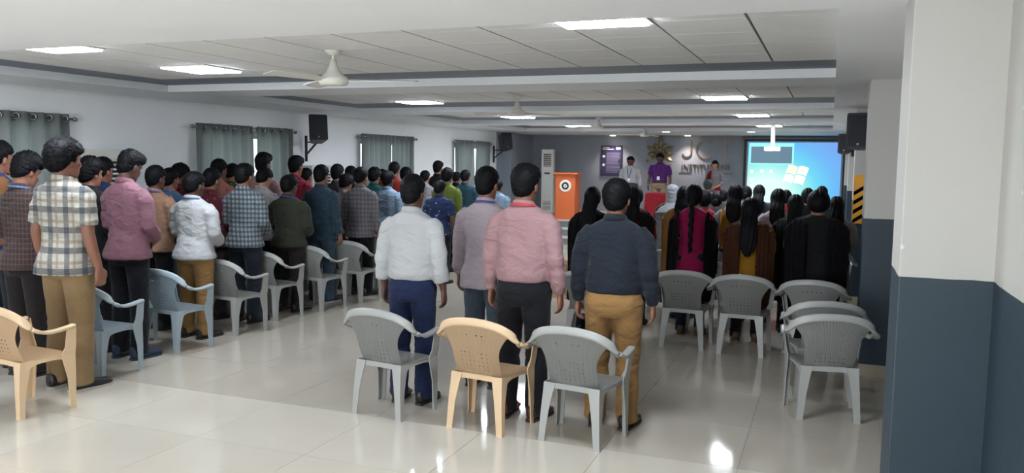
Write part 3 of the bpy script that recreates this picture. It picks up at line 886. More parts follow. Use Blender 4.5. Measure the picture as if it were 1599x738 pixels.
def hair_material(name, c):
    mt, nt, b = nodes(name); v = coords(nt, (40, 40, 6)); f = noise_tex(nt, v, 3, 3)
    cc = lin(c); nt.links.new(mix(nt, f, tuple(x * .5 for x in cc[:3]) + (1,), tuple(x * 1.5 for x in cc[:3]) + (1,)), b.inputs['Base Color'])
    b.inputs['Roughness'].default_value = .6; b.inputs['Specular IOR Level'].default_value = .13
    bump(nt, b, f, .35, .004); return mt
M_hair = hair_material('black_hair', (10, 10, 13)); M_hairb = hair_material('dark_brown_hair', (38, 30, 30)); M_hairg = hair_material('grey_black_hair', (52, 54, 58))
def skin(name, c):
    mt, nt, b = nodes(name); v = coords(nt); f = noise_tex(nt, v, 6)
    cc = lin(c); nt.links.new(mix(nt, f, tuple(x * .9 for x in cc[:3]) + (1,), tuple(x * 1.08 for x in cc[:3]) + (1,)), b.inputs['Base Color'])
    b.inputs['Roughness'].default_value = .55; b.inputs['Subsurface Weight'].default_value = .0
    return mt
SK = {'d': skin('deep_brown_skin', (88, 58, 48)), 'm': skin('brown_skin', (132, 88, 70)), 'l': skin('light_brown_skin', (168, 120, 98))}
M_eye = plain('eye_dark', (28, 20, 18), .2)
M_shoe = plain('dark_leather', (34, 30, 32), .4); M_shoe_b = plain('brown_leather', (74, 42, 34), .4); M_shoe_n = plain('navy_canvas', (38, 52, 74), .7); M_sand = plain('tan_sandal', (96, 66, 50), .5)
M_sole = plain('dark_rubber_sole', (44, 42, 42), .7); M_belt = plain('black_belt_leather', (28, 27, 30), .35)
M_card = plain('id_card', (225, 225, 228), .4); M_sole_w = plain('pale_rubber_sole', (170, 165, 158), .7)

def person(px, ytop, Y, o, label):
    """o: dict of the look; (px, ytop) is the top of the head in the photograph, Y its depth in the hall"""
    z0 = o.get('z0', 0)
    p = pt(px, ytop, Y); X = o.get('x', p.x)
    h = p.z - z0
    pose = o.get('pose', 'bowed'); fem = o.get('fem', False)
    tilt = TILT[pose]
    top = (head_mat(tilt) @ Vector((0, -.01, .143))).z
    sz = h / top; w = o.get('w', 1.0) * (.5 + .5 * sz) * (.93 if fem else 1)
    hyo = (head_mat(tilt) @ Vector((0, 0, .1))).y
    rz = o.get('rz', 0)
    t = thing('person', label, 'person', (X, Y - hyo * .6, z0), R(rz), o.get('group', 'people standing in the hall'), (w, w, sz))
    sk = SK[o.get('skin', 'm')]
    link('body', BODY[pose], sk, t)
    hm = head_mat(tilt); hloc, hrot, _ = hm.decompose()
    hs = o.get('hs', 1.0) / w * min(1.0, (.5 + .5 * sz))
    def on_head(name, me, mat, parent=t, sc=1.0):
        ob = link(name, me, mat, parent); ob.rotation_euler = hrot.to_euler(); ob.location = hloc
        ob.scale = (sc, sc, 1)
        return ob
    hk = o.get('hair', 'short')
    mh = o.get('hm', M_hair)
    if hk == 'hijab': on_head('headscarf', HIJAB, o['scarf'])
    else:
        tail = o.get('tail'); var = HAIR[hk]
        hr = on_head('hair', var[len(label) % len(var)], mh)
        if tail:
            tb = link('hair_length', TAIL[tail], mh, hr)
            if tilt > 10: tb.rotation_euler = (R(tilt), 0, 0)
    if o.get('eyes'):
        for s in (1, -1):
            e = link('eye', EYE, M_eye, t); e.location = hm @ Vector((s * .031, .0885, .008)); e.rotation_euler = hrot.to_euler()
    if fem:
        link('kurta', KURTA[1 if o.get('fullsleeve') else 0], o['shirt'], t)
        link('leggings', TROU[1], o.get('trou', cloth('black_cloth', (30, 30, 34))), t)
        for d in o.get('drape', ()): link('dupatta', DR[d], o['dmat'], t)
    else:
        link('shirt', SHIRT[pose, o.get('kind', 'out')], o['shirt'], t)
        link('collar', COLLAR, o.get('collar', o['shirt']), t)
        link('trousers', TROU[0], o['trou'], t)
        if o.get('belt'): link('belt', BELT, M_belt, t)
    if o.get('lany'):
        ly = link('lanyard', LANY, o['lany'], t); link('id_card', CARD, M_card, ly)
    if o.get('watch'): link('watch', WATCH, M_metal, t, scale=(-1, 1, 1) if o['watch'] == 'left' else None)
    for s in (1, -1):
        sh = link('shoe', SHOE, o.get('shoe', M_shoe), t, (s * .106, -.012, .006), (0, 0, -s * R(8)))
        link('sole', SOLE, o.get('sole', M_sole), sh, (0, 0, -.006))
    return t

# ------------------------------------------------------------------ the people
C = cloth
white = C('white_cotton', (226, 228, 230)); navy_t = C('navy_trouser_cloth', (38, 52, 92)); lilac = C('pale_lilac_cotton', (206, 190, 198))
pink = C('pink_cotton', (200, 158, 162)); navyc = C('dark_navy_cotton', (40, 48, 60)); khaki = C('khaki_cotton', (186, 142, 88)); khaki2 = C('sand_cotton', (176, 146, 106))
blackt = C('black_trouser_cloth', (30, 31, 38)); jeans = C('blue_denim', (82, 98, 110)); jeans2 = C('faded_denim', (88, 110, 130)); brownt = C('dark_brown_cloth', (48, 42, 42))
check1 = C('white_black_check', (226, 222, 212), 'check', (48, 62, 84), 7.2, .30, (168, 150, 122)); brcheck = C('brown_check', (76, 60, 60), 'check', (112, 92, 88), 26, .3)
mauve = C('mauve_cotton', (172, 122, 138)); peach = C('peach_cotton', (192, 148, 122)); check2 = C('blue_grey_check', (168, 180, 186), 'check', (52, 62, 76), 20, .45)
maroon = C('maroon_cotton', (112, 32, 42)); marfl = C('maroon_print', (98, 34, 44), 'print', (150, 96, 100), 20, .25); blpr = C('blue_print', (92, 130, 176), 'print', (210, 150, 130), 16, .28)
navy_s = C('navy_blue_cotton', (46, 66, 104)); olive = C('olive_cotton', (68, 70, 58)); tealb = C('slate_teal_cotton', (56, 80, 98), 'print', (74, 100, 116), 30, .3)
salmon = C('salmon_print', (205, 130, 120), 'print', (60, 140, 130), 9, .3); multic = C('green_orange_print', (60, 96, 70), 'print', (190, 110, 60), 12, .3)
pinkw = C('pale_pink_print', (222, 176, 182), 'print', (190, 110, 130), 22, .2); whitep = C('white_grey_print', (212, 208, 210), 'print', (150, 150, 160), 24, .25)
magen = C('magenta_cotton', (190, 54, 84), 'print', (110, 30, 44), 10, .3); gstripe = C('grey_stripe', (152, 148, 154), 'check', (116, 112, 120), 17, .4)
lblue = C('light_blue_cotton', (158, 184, 210), 'print', (120, 150, 185), 26, .22); dgrey = C('dark_grey_cotton', (62, 66, 74)); pale = C('pale_beige_cotton', (190, 186, 182))
navpr = C('navy_white_print', (36, 54, 96), 'print', (205, 210, 225), 13, .17); green = C('moss_green_cotton', (124, 142, 58)); dteal = C('dark_teal_cotton', (46, 84, 100))
redb = C('red_blue_cotton', (196, 70, 62)); tealn = C('teal_dark_cotton', (30, 96, 100)); orangep = C('orange_blue_print', (176, 122, 80), 'print', (50, 70, 130), 16, .38)
purple = C('purple_polo_cotton', (104, 48, 138)); magd = C('magenta_dress_cotton', (186, 26, 92)); blackc = C('black_cloth', (30, 30, 34)); mustard = C('mustard_cloth', (214, 150, 46))
yellow = C('yellow_cloth', (226, 170, 92)); brownd = C('brown_shawl_cloth', (122, 76, 52)); greyw = C('pale_grey_cloth', (190, 190, 196)); pinkdot = C('pink_white_print', (214, 190, 204), 'print', (150, 90, 130), 24, .25)
tan = C('tan_cloth', (178, 136, 98)); redy = C('red_cloth', (170, 34, 44)); greyc = C('grey_cloth', (92, 96, 102)); darkr = C('dark_red_cloth', (96, 20, 34)); cream = C('cream_cloth', (190, 180, 168))
M_lb = plain('blue_lanyard', (52, 62, 130), .6); M_lr = plain('red_lanyard', (190, 50, 60), .6); M_lg = plain('blue_grey_lanyard', (70, 96, 140), .6)
M_scarf = C('pale_grey_headscarf_cloth', (196, 198, 204))
GL, GR, GF, GS = 'men standing in rows of the left block', 'women standing in rows of the right block', 'men standing in front of the aisle chairs', 'people standing on the stage'
QUEUE = []
def P_(px, y, Y, label, **o): QUEUE.append([px, y, Y, o, label])
# the four men at the front
P_(645, 272, 5.15, 'man in white shirt and navy blue trousers seen from behind, right hand hanging', group=GF, pose='side', kind='rolled', shirt=white, trou=navy_t, w=.98, skin='d', hair='short', rz=2, fix=True)
P_(761, 260, 5.75, 'man in pale lilac shirt and jeans with blue lanyard, left of the pink-shirted man', group=GF, pose='side', kind='out', shirt=lilac, trou=jeans, lany=M_lb, w=1.0, skin='m', hair='short', rz=-4, fix=True)
P_(821, 256, 5.13, 'man in pink shirt and black trousers with red lanyard, seen from behind', group=GF, pose='side', kind='tucked_broad', shirt=pink, trou=blackt, lany=M_lr, belt=True, w=1.04, skin='m', hair='quiff', shoe=M_shoe_b, rz=-3, fix=True)
P_(964, 279, 5.2, 'man in dark navy shirt and khaki trousers with black belt, seen from behind', group=GF, pose='side', kind='tucked_broad', shirt=navyc, trou=khaki, belt=True, watch='left', w=1.06, skin='m', hair='short', rz=0, fix=True)
# left block
P_(-2, 219, 4.62, 'man in orange printed shirt cut by the left edge of the photo', group=GL, pose='front', shirt=orangep, trou=navyc, skin='m', eyes=True)
P_(42, 240, 4.62, 'man in dark brown checked shirt and dark trousers at the far left', group=GL, pose='bowed', shirt=brcheck, trou=brownt, skin='m', hair='messy', lany=M_lg, x=None or pt(42, 240, 4.62).x, fix=True)
P_(100, 218, 4.42, 'big curly-haired man in black and white checked shirt and sand trousers', group=GL, pose='side', kind='short', shirt=check1, trou=khaki2, skin='m', hair='curly', w=1.12, eyes=True, sole=M_sole_w, rz=-2, fix=True)
P_(141, 246, 5.35, 'dark-clothed man mostly hidden behind the black and white checked shirt', group=GL, pose='front', shirt=blackc, trou=blackt, hair='messy')
P_(161, 245, 6.1, 'man in navy blue shirt between the checked shirt and the mauve shirt', group=GL, shirt=navy_s, trou=blackt, pose='front', hair='short', w=.95)
P_(203, 235, 5.35, 'slim man in mauve shirt and black trousers with bowed head', group=GL, shirt=mauve, trou=blackt, hair='quiff', skin='d', shoe=M_shoe_n, sole=M_shoe_n, fix=True)
P_(243, 258, 6.35, 'man in peach shirt and black trousers just right of the mauve shirt', group=GL, shirt=peach, trou=blackt, pose='front', skin='d', lany=M_lb)
P_(266, 262, 7.1, 'man in light blue printed shirt behind the peach shirt', group=GL, shirt=blpr, trou=jeans, pose='front')
P_(281, 257, 7.75, 'man in plain maroon shirt near the white wall, behind the white shirt', group=GL, shirt=maroon, trou=blackt, hair='messy')
P_(303, 268, 6.18, 'short man in white shirt and khaki trousers in the left block', group=GL, shirt=white, trou=khaki, pose='front', skin='d', lany=M_lg, w=1.08, fix=True)
P_(331, 262, 7.0, 'man in maroon printed shirt between the white shirt and the blue checked shirt', group=GL, shirt=marfl, trou=brownt, pose='front', skin='m')
P_(342, 248, 7.9, 'tall man in salmon printed shirt in front of the second curtain', group=GL, shirt=salmon, trou=jeans, pose='front', eyes=True)
P_(363, 256, 8.6, 'man in green and orange printed shirt near the second curtain', group=GL, shirt=multic, trou=blackt)
P_(382, 255, 6.98, 'man in blue and grey checked shirt with dark navy trousers', group=GL, shirt=check2, trou=navyc, pose='front', skin='m', w=1.05, fix=True)
P_(411, 238, 8.35, 'tall man in pale pink printed shirt in front of the second curtain', group=GL, shirt=pinkw, trou=jeans, pose='front', hair='quiff')
P_(413, 262, 7.65, 'man in white and grey printed shirt behind the blue checked shirt', group=GL, shirt=whitep, trou=blackt, skin='l')
P_(452, 273, 7.7, 'short man in olive shirt in the aisle seat row behind two grey chairs', group=GL, shirt=olive, trou=brownt, skin='d', pose='front', lany=M_lb, w=1.1, fix=True)
P_(462, 243, 9.0, 'man in magenta and dark red printed shirt below the first speaker', group=GL, shirt=magen, trou=blackt, pose='front', hair='quiff')
P_(502, 257, 8.35, 'man in slate teal shirt and faded jeans beside the aisle', group=GL, kind='short' if False else 'out', shirt=tealb, trou=jeans2, pose='side', skin='m', hair='short', shoe=M_shoe_n, sole=M_sole_w, fix=True)
P_(527, 256, 9.6, 'man in dark grey shirt behind the slate teal shirt', group=GL, shirt=dgrey, trou=blackt, pose='front')
P_(548, 259, 11.6, 'man with dark hair far back between the dark grey and striped shirts', group=GL, shirt=blackc, trou=blackt, pose='front')
P_(541, 273, 9.1, 'short man in pale beige shirt half hidden left of the striped shirt', group=GL, shirt=pale, trou=jeans2, hair='messy')
P_(564, 260, 9.0, 'man in grey striped shirt and black trousers beside the aisle', group=GL, shirt=gstripe, trou=blackt, pose='side', skin='m', hair='flat', fix=True)
P_(585, 262, 10.7, 'man in dark teal T-shirt between the striped and the light blue shirts', group=GL, shirt=tealn, trou=blackt, pose='front', hair='messy')
P_(606, 266, 9.85, 'man in light blue shirt beside the aisle left of the big white shirt', group=GL, shirt=lblue, trou=blackt, pose='side', skin='d', fix=True)
P_(616, 252, 11.6, 'tall man in red shirt behind the light blue shirt, before the third curtain', group=GL, shirt=redb, trou=blackt, pose='front', hair='flat')
P_(634, 262, 12.2, 'man in dark clothes behind the white shirt, right of the red shirt', group=GL, shirt=dgrey, trou=blackt, pose='front', hair='messy')
P_(664, 266, 12.9, 'man in pale pink-white shirt above the shoulder of the big white shirt', group=GL, shirt=whitep, trou=blackt, pose='front')
P_(684, 251, 13.6, 'tall man far back by the white wall, left of the last curtain', group=GL, shirt=blackc, trou=blackt, pose='front', hair='quiff')
P_(687, 281, 10.3, 'short man in navy shirt with white print between the white and lilac shirts', group=GL, kind='short', shirt=navpr, trou=blackt, pose='side', skin='d')
P_(699, 263, 11.5, 'man in moss green shirt in front of the last curtain', group=GL, shirt=green, trou=blackt, pose='side', skin='m', hair='messy')
P_(713, 268, 14.4, 'far man in dark clothes behind the moss green shirt', group=GL, shirt=blackc, trou=blackt, pose='front')
P_(727, 265, 12.9, 'man in dark teal shirt right of the moss green shirt', group=GL, shirt=dteal, trou=blackt, pose='front')
P_(778, 282, 13.2, 'man in light blue shirt glimpsed between the lilac and pink shirts', group=GL, shirt=lblue, trou=blackt, pose='front', x=pt(778, 282, 13.2).x)
# more of the left block, heads over shoulders between the rows
P_(646, 268, 14.2, 'far man in slate shirt behind the head of the big white shirt', group=GL, shirt=tealb, trou=blackt, pose='front')
P_(478, 262, 10.4, 'man in black by the second air conditioner', group=GL, shirt=blackc, trou=blackt, pose='front')
P_(597, 264, 13.0, 'far man in grey between the dark teal and light blue shirts', group=GL, shirt=dgrey, trou=blackt, pose='front')
# right block
P_(926, 291, 7.9, 'woman in black with long loose hair left of the navy-shirted man', group=GR, fem=True, pose='front', hair='long', tail='long', shirt=blackc, drape=('wide_left', 'wide_right'), dmat=blackc, fullsleeve=True)
P_(993, 290, 8.6, 'woman in red with dark brown shawl half hidden right of the navy-shirted man', group=GR, fem=True, pose='front', hair='braid', tail='mid', shirt=redy, drape=('wide_right',), dmat=C('dark_brown_shawl', (52, 38, 38)), fullsleeve=True)
P_(1051, 286, 10.2, 'woman in pale grey headscarf and dark red dress', group=GR, fem=True, pose='front', hair='hijab', scarf=M_scarf, shirt=darkr, drape=('left',), dmat=greyw)
P_(1069, 290, 9.2, 'woman with yellow dupatta over her left shoulder beside the headscarf', group=GR, fem=True, pose='front', hair='braid', tail='mid', shirt=mustard, drape=('wide_left',), dmat=yellow)
P_(1085, 287, 8.35, 'woman in magenta dress with black sleeves and a long braid', group=GR, fem=True, pose='front', hair='braid', tail='braid', shirt=magd, drape=('side_left', 'side_right'), dmat=blackc, skin='l', trou=C('navy_leggings', (36, 44, 66)), shoe=M_sand, sole=M_sand, w=1.02, fix=True)
P_(1119, 300, 11.3, 'woman in grey with hair clip behind the magenta dress', group=GR, fem=True, pose='front', hair='bun', shirt=greyc)
P_(1101, 296, 10.2, 'woman in red blouse right of the braided woman', group=GR, fem=True, pose='front', hair='braid', shirt=redy)
P_(1149, 287, 9.3, 'woman with mustard dupatta over white sleeves and dark braid', group=GR, fem=True, pose='front', hair='braid', tail='mid', shirt=greyw, drape=('center', 'right'), dmat=mustard, fullsleeve=True)
P_(1173, 308, 8.3, 'short woman in brown shawl with very long loose hair', group=GR, fem=True, pose='front', hair='long', tail='long', shirt=mustard, drape=('wide_left', 'wide_right'), dmat=brownd, w=1.1, skin='m', shoe=M_sand, sole=M_sand, fix=True)
P_(1166, 290, 12.4, 'far woman with dark hair left of the screen corner', group=GR, fem=True, pose='front', hair='bun', shirt=greyw)
P_(1186, 288, 12.0, 'far woman with ponytail in front of the lower left screen edge', group=GR, fem=True, pose='front', hair='braid', tail='mid', shirt=greyc)
P_(1216, 294, 9.4, 'woman with wavy loose hair in pink and white print', group=GR, fem=True, pose='front', hair='long', tail='mid', shirt=pinkdot, fullsleeve=True)
P_(1243, 303, 8.9, 'woman in tan dress with very long dark hair left of the broad woman in black', group=GR, fem=True, pose='front', hair='long', tail='long', shirt=tan, drape=('wide_left',), dmat=blackc)
P_(1279, 296, 8.2, 'broad woman in black dress in front of the screen', group=GR, fem=True, pose='front', hair='braid', shirt=blackc, drape=('wide_left', 'wide_right'), dmat=blackc, w=1.24, fullsleeve=True, fix=True)
P_(1262, 293, 11.3, 'woman with dark hair just left of the broad woman in black, farther away', group=GR, fem=True, pose='front', hair='braid', shirt=blackc)
P_(1284, 290, 12.4, 'far woman whose head shows above the broad woman in black', group=GR, fem=True, pose='front', hair='bun', shirt=greyc)
P_(1307, 306, 8.9, 'woman in cream kurta with tan edge right of the broad woman in black', group=GR, fem=True, pose='front', hair='long', tail='mid', shirt=cream, drape=('left',), dmat=tan)
P_(1319, 291, 9.9, 'woman in white print kurta beside the pillar with the yellow sign', group=GR, fem=True, pose='front', hair='braid', tail='mid', shirt=whitep, w=.95, x=.10)
P_(1130, 296, 13.6, 'far woman in dark grey behind the hair clip woman', group=GR, fem=True, pose='front', hair='bun', shirt=greyc)
P_(1228, 296, 12.4, 'far woman whose head touches the lower edge of the screen', group=GR, fem=True, pose='front', hair='braid', shirt=redy)
# stage
P_(985, 244, 19.3, 'man in white shirt and grey jeans standing on the stage beside the poster', group=GS, pose='side', kind='tucked', shirt=white, trou=jeans, belt=True, lany=M_lb, skin='d', rz=180, z0=ZS, eyes=True, w=1.12)
P_(1031, 239, 19.3, 'man in purple polo shirt and beige trousers standing on the stage', group=GS, pose='side', kind='polo', shirt=purple, trou=C('beige_cotton', (190, 160, 138)), lany=C('purple_band', (96, 44, 110)), skin='d', rz=180, z0=ZS, eyes=True, w=1.1, watch=True, belt=True)
P_(1117, 250, 18.9, 'woman in grey and red sari standing on the stage', group=GS, fem=True, pose='front', hair='bun', shirt=C('grey_sari', (150, 148, 152)), drape=('right',), dmat=redy, skin='l', rz=170, z0=ZS, eyes=True, trou=redy)
P_(1106, 280, 15.2, 'grey-haired man in dark grey shirt below the woman in the sari', group=GR, pose='front', shirt=greyc, trou=blackt, hm=M_hairg)

# settle the crowd: nobody may stand inside a neighbour or the wall
SPOTS = []
def clash(x, Y):
    return any(abs(x - a) < .43 and abs(Y - b) < .33 for a, b in SPOTS)
for q in [q for q in QUEUE if q[3].get('fix')] + sorted([q for q in QUEUE if not q[3].get('fix')], key=lambda q: q[2]):
    px, py, Y, o, lab = q
    if not o.get('fix') and not o.get('z0'):
        best = None
        for k in [j * .5 for j in range(0, 120)] :
            for sg in ((1, -1) if k < 8 else (1,)):
                Yt = Y + sg * k * .04; x = pt(px, py, Yt).x
                xmin = -6.9 if 6.2 < Yt < 7.3 or 10.3 < Yt < 11.4 else -7.2
                if xmin < x < .13 and Yt > 4.4 and not clash(x, Yt): best = Yt; break
            if best: break
        if best is None:
            for k in range(160):
                Yt = Y - .6 + k * .04; x = pt(px, py, Yt).x
                if -7.25 < x < .13 and Yt > 4.4 and all(abs(x - a) > .34 or abs(Yt - b) > .26 for a, b in SPOTS): best = Yt; break
        if best is None: print('no room', lab); continue
        else: q[2] = best
    if 'x' in o: o.pop('x')
    o['placed'] = True
    SPOTS.append((pt(px, py, q[2]).x, q[2]))
for px, py, Y, o, lab in QUEUE:
    if o.get('placed'): person(px, py, Y, o, lab)
def near_person(x, y):
    return any(abs(x - px_) < .44 and -.32 < py_ - y < .36 for px_, py_ in SPOTS)
who = ['the big checked-shirt man', 'the mauve-shirted man', 'the white-shirted man in khaki', 'the blue checked-shirt man', 'the olive-shirted man', 'the teal-shirted man', 'the grey-striped man', 'the light-blue-shirted man']
rowsL = [4.86, 5.77, 6.57, 7.34, 8.02, 8.68, 9.42, 10.3]
for k, yy in enumerate(rowsL):
    for j in range(4 if k else 2):
        x = [-5.41, -5.49, -5.50, -5.62, -5.5, -5.42, -5.42, -5.42][k] - j * .66
        if x < -7.35 or (j and near_person(x, yy)): continue
        seat = ['on the aisle', 'second seat from the aisle', 'third seat from the aisle', 'beside the wall'][j]
        lab = ('%s armchair, %s, row behind %s' % ('blue-grey' if k < 2 else 'grey', seat, who[k])) if j else ('%s plastic armchair on the aisle in front of %s' % ('blue-grey' if k < 2 else 'grey', who[k]))
        set_chair(x, yy, random.Random(k * 7 + j).uniform(-7, 5) - (3 if j == 0 else 0), M_cblue if k < 2 else M_cgrey, lab, G_L)
seats = ['left', 'second from left', 'second from right', 'right']
for k, yy in enumerate((8.72, 9.55, 10.4)):
    for j, x in enumerate((-1.72, -1.15, -.55, .02)):
        if near_person(x, yy): continue
        set_chair(x, yy, 0, M_cgrey, 'grey plastic armchair in row %s of the women, %s seat' % (('two', 'three', 'four')[k], seats[j]), G_R)

# ------------------------------------------------------------------ stage furniture and wall pieces
M_wood = plain('orange_laminate', (196, 98, 52), .4, .06, 3); M_blue = plain('emblem_blue', (52, 72, 120), .5); M_gold = plain('gold_metal', (150, 142, 118), .42, metal=.85)
M_blk = plain('black_paint', (24, 24, 24), .5); M_yel = plain('sign_yellow', (228, 160, 42), .5)
# podium
pp = pt(885, 341, 17.85)
t = thing('podium', 'orange wooden podium with round white and blue emblem at the stage edge', 'podium', (pp.x, 17.9, ZS), 0)
link('body', box_mesh('podium_body', (-.235, .235, -.2, .2, .0, 1.02), (-.25, .25, -.215, .215, 0, .03), bevel=.004), M_wood, t)
link('top', box_mesh('podium_top', (-.29, .29, -.26, .24, 1.02, 1.055), bevel=.006), M_wood, t)
link('edge_strip', box_mesh('podium_edge', (-.242, -.225, -.207, -.19, .03, 1.02), (.225, .242, -.207, -.19, .03, 1.02), bevel=.002), plain('dark_orange_edge', (168, 76, 38), .4), t)
bm = bmesh.new(); cyl(bm, (0, -.2, .76), (0, -.212, .76), .135, n=32); em = link('emblem', finish(bm, 'emblem', False), M_white, t)
bm = bmesh.new()
for i in range(12):
    a = 2 * PI * i / 12; c, s = math.cos(a), math.sin(a)
    p = [bm.verts.new((x, -.2135, z)) for x, z in ((c * .052 - s * .016, .76 + s * .052 + c * .016), (c * .052 + s * .016, .76 + s * .052 - c * .016), (c * .094 + s * .010, .76 + s * .094 - c * .010), (c * .094 - s * .010, .76 + s * .094 + c * .010))]
    bm.faces.new(p)
n = 24
ro = [bm.verts.new((.072 * math.cos(2 * PI * i / n), -.2135, .76 + .072 * math.sin(2 * PI * i / n))) for i in range(n)]
ri = [bm.verts.new((.046 * math.cos(2 * PI * i / n), -.2135, .76 + .046 * math.sin(2 * PI * i / n))) for i in range(n)]
for i in range(n): bm.faces.new((ro[i], ro[(i + 1) % n], ri[(i + 1) % n], ri[i]))
for q in ((-.02, .74, .014, .028), (.004, .752, .014, .03)):
    bm.faces.new([bm.verts.new(v) for v in ((q[0], -.2135, q[1]), (q[0] + q[2], -.2135, q[1]), (q[0] + q[2] + .012, -.2135, q[1] + q[3]), (q[0] + .012, -.2135, q[1] + q[3]))])
bmesh.ops.solidify(bm, geom=bm.faces[:], thickness=.001)
link('gear_mark', finish(bm, 'gear_mark'), M_blue, em)
# red-draped table
t = thing('draped_table', 'long table under a red cloth on the stage, below the man in purple', 'table', (-3.0, 18.0, ZS))
bm = bmesh.new(); rows = []
def rect_ring(hx, hy, z, wob):
    pts = []
    per = [(-hx, -hy), (hx, -hy), (hx, hy), (-hx, hy)]
    for k in range(4):
        a, b2 = per[k], per[(k + 1) % 4]
        for i in range(16):
            q = i / 16; d = wob * math.sin((k * 16 + i) * 1.6)
            pts.append(Vector((a[0] + (b2[0] - a[0]) * q, a[1] + (b2[1] - a[1]) * q, z)) * 1 + Vector((d if k in (1, 3) else 0, d if k in (0, 2) else 0, 0)))
    return pts
loft(bm, [rect_ring(.80, .30, .01, .02), rect_ring(.78, .29, .35, .014), rect_ring(.76, .28, .62, .003), rect_ring(.75, .27, .65, 0)])
link('tablecloth', finish(bm, 'table_cloth', False), C('red_table_cloth', (176, 34, 48)), t)
# poster
a, b2 = pt(940, 228, YB), pt(970, 274, YB)
t = thing('poster', 'dark navy framed notice poster with white heading on the grey back wall', 'poster', ((a.x + b2.x) / 2, YB, (a.z + b2.z) / 2))
w, h = (b2.x - a.x) / 2, (a.z - b2.z) / 2
link('board', box_mesh('poster_board', (-w, w, -.03, -.004, -h, h)), plain('poster_navy', (46, 44, 82), .4), t)
link('rim', box_mesh('poster_rim', (-w - .015, w + .015, -.034, -.002, h, h + .015), (-w - .015, w + .015, -.034, -.002, -h - .015, -h), (-w - .015, -w, -.034, -.002, -h, h), (w, w + .015, -.034, -.002, -h, h)), plain('poster_frame_dark', (36, 34, 44), .4), t)
link('heading', box_mesh('hd', (-w * .9, -w * .2, -.033, -.03, h * .88, h * .94), (-w * .9, w * .22, -.033, -.03, h * .76, h * .83)), M_white, t)
link('logo_patch', box_mesh('lg', (w * .45, w * .93, -.033, -.03, h * .76, h * .94)), M_white, t)
rb = random.Random(4); lines = []
for k in range(17):
    z = h * (.52 - k * .082)
    lines.append((-w * .5, w * (.93 - rb.random() * .3), -.0325, -.03, z, z + h * .022))
link('text_lines', box_mesh('tl', *lines), plain('poster_text', (150, 150, 175), .5), t)
for zz in (.30, -.28): 
    bm = bmesh.new(); cyl(bm, (-w * .76, -.03, h * zz), (-w * .76, -.034, h * zz), .035, n=14); link('bullet_mark', finish(bm, 'bullet'), M_white, t)
# lettering
def letter(txt, name, size, loc, parent, mat, ext=.02, bold=0, sx=1.0):
    cu = bpy.data.curves.new(name, 'FONT'); cu.body = txt; cu.size = size; cu.extrude = ext; cu.offset = bold; cu.align_x = 'CENTER'
    o = bpy.data.objects.new(name, cu); COL.objects.link(o)
    me = bpy.data.meshes.new_from_object(o.evaluated_get(bpy.context.evaluated_depsgraph_get()))
    bpy.data.objects.remove(o)
    return link(name, me, mat, parent, loc, (R(90), 0, 0), (sx, 1, 1))
c0 = pt(1106, 250, YB)
t = thing('wall_lettering', 'metal letters reading J C T over INSTITUTIONS on the grey back wall', 'sign', (c0.x, YB, 1.78))
M_let = plain('bronze_letter_metal', (112, 92, 76), .3, metal=.7); M_let2 = plain('bronze_small_letter', (104, 86, 72), .4, metal=.5)
def stroke(pts, w, th=.03):
    bm = bmesh.new(); rows = []; P2 = [Vector((x, 0, z)) for x, z in pts]
    for i, p in enumerate(P2):
        d = (P2[min(i + 1, len(P2) - 1)] - P2[max(i - 1, 0)]).normalized(); n_ = Vector((-d.z, 0, d.x)) * w / 2
        rows.append([p - n_ + Vector((0, -th, 0)), p + n_ + Vector((0, -th, 0)), p + n_, p - n_])
    loft(bm, rows); return finish(bm, 'letter_stroke')
zq = pt(1080, 247, YB).z - 1.78 + .05
xq = lambda px: pt(px, 240, YB).x - c0.x
arc = lambda cx, cz, r, a0, a1, n: [(cx + r * math.cos(R(a0 + (a1 - a0) * i / n)), cz + r * math.sin(R(a0 + (a1 - a0) * i / n))) for i in range(n + 1)]
link('big_letter', stroke([(xq(1079.5), zq + .40), (xq(1079.5), zq + .10)] + arc(xq(1079.5) - .11, zq + .09, .11, -10, -165, 10), .036), M_let, t, (0, -.004, 0))
link('big_letter', stroke(arc(xq(1102), zq + .17, .235, 48, 312, 22), .032), M_let, t, (0, -.004, 0))
tb = link('big_letter', stroke([(xq(1133), zq + .385), (xq(1133), zq - .02)], .034), M_let, t, (0, -.004, 0))
link('cross_bar', stroke([(xq(1133) - .19, zq + .40), (xq(1133) + .19, zq + .40)], .034), M_let, tb)
letter('INSTITUTIONS', 'word', .19, (-.12 + .06, -.02, pt(1100, 264.5, YB).z - 1.78), t, M_let2, .012, 0, .98)
zb = pt(1080, 270, YB).z - 1.78
for x0, x1 in ((-.72, -.42), (.25, .62)): link('underline', box_mesh('ul', (x0, x1, -.016, -.004, zb, zb + .012)), M_let, t)
# lotus emblem
c1 = pt(1031, 240, YB)
t = thing('lotus_emblem', 'gold leaf-petalled emblem on the back wall behind the man in purple', 'emblem', (c1.x, YB - .02, c1.z))
def petal(ang, L, w0, r0, tw):
    bm = bmesh.new(); n = 8; rows = []
    d = Vector((math.cos(ang), 0, math.sin(ang))); s = Vector((-math.sin(ang), 0, math.cos(ang)))
    for i in range(n + 1):
        q = i / n; w_ = w0 * math.sin(PI * min(1, q * .93 + .05)) ** .8
        c = d * (r0 + L * q) + Vector((0, -.03 - .05 * math.sin(q * PI), 0))
        rows.append([c - s * w_ + Vector((0, .02, 0)), c + Vector((0, -.018, 0)), c + s * w_ + Vector((0, .02, 0)), c + Vector((0, .012, 0))])
    loft(bm, rows); return finish(bm, 'petal', False)
for i in range(9):
    a = R(-30 + i * 30); L = .22 if i % 2 else .30
    link('petal', petal(a, L, .062, .10, 0), M_gold, t)
link('petal', petal(R(90), .22, .05, .30, 0), M_gold, t)
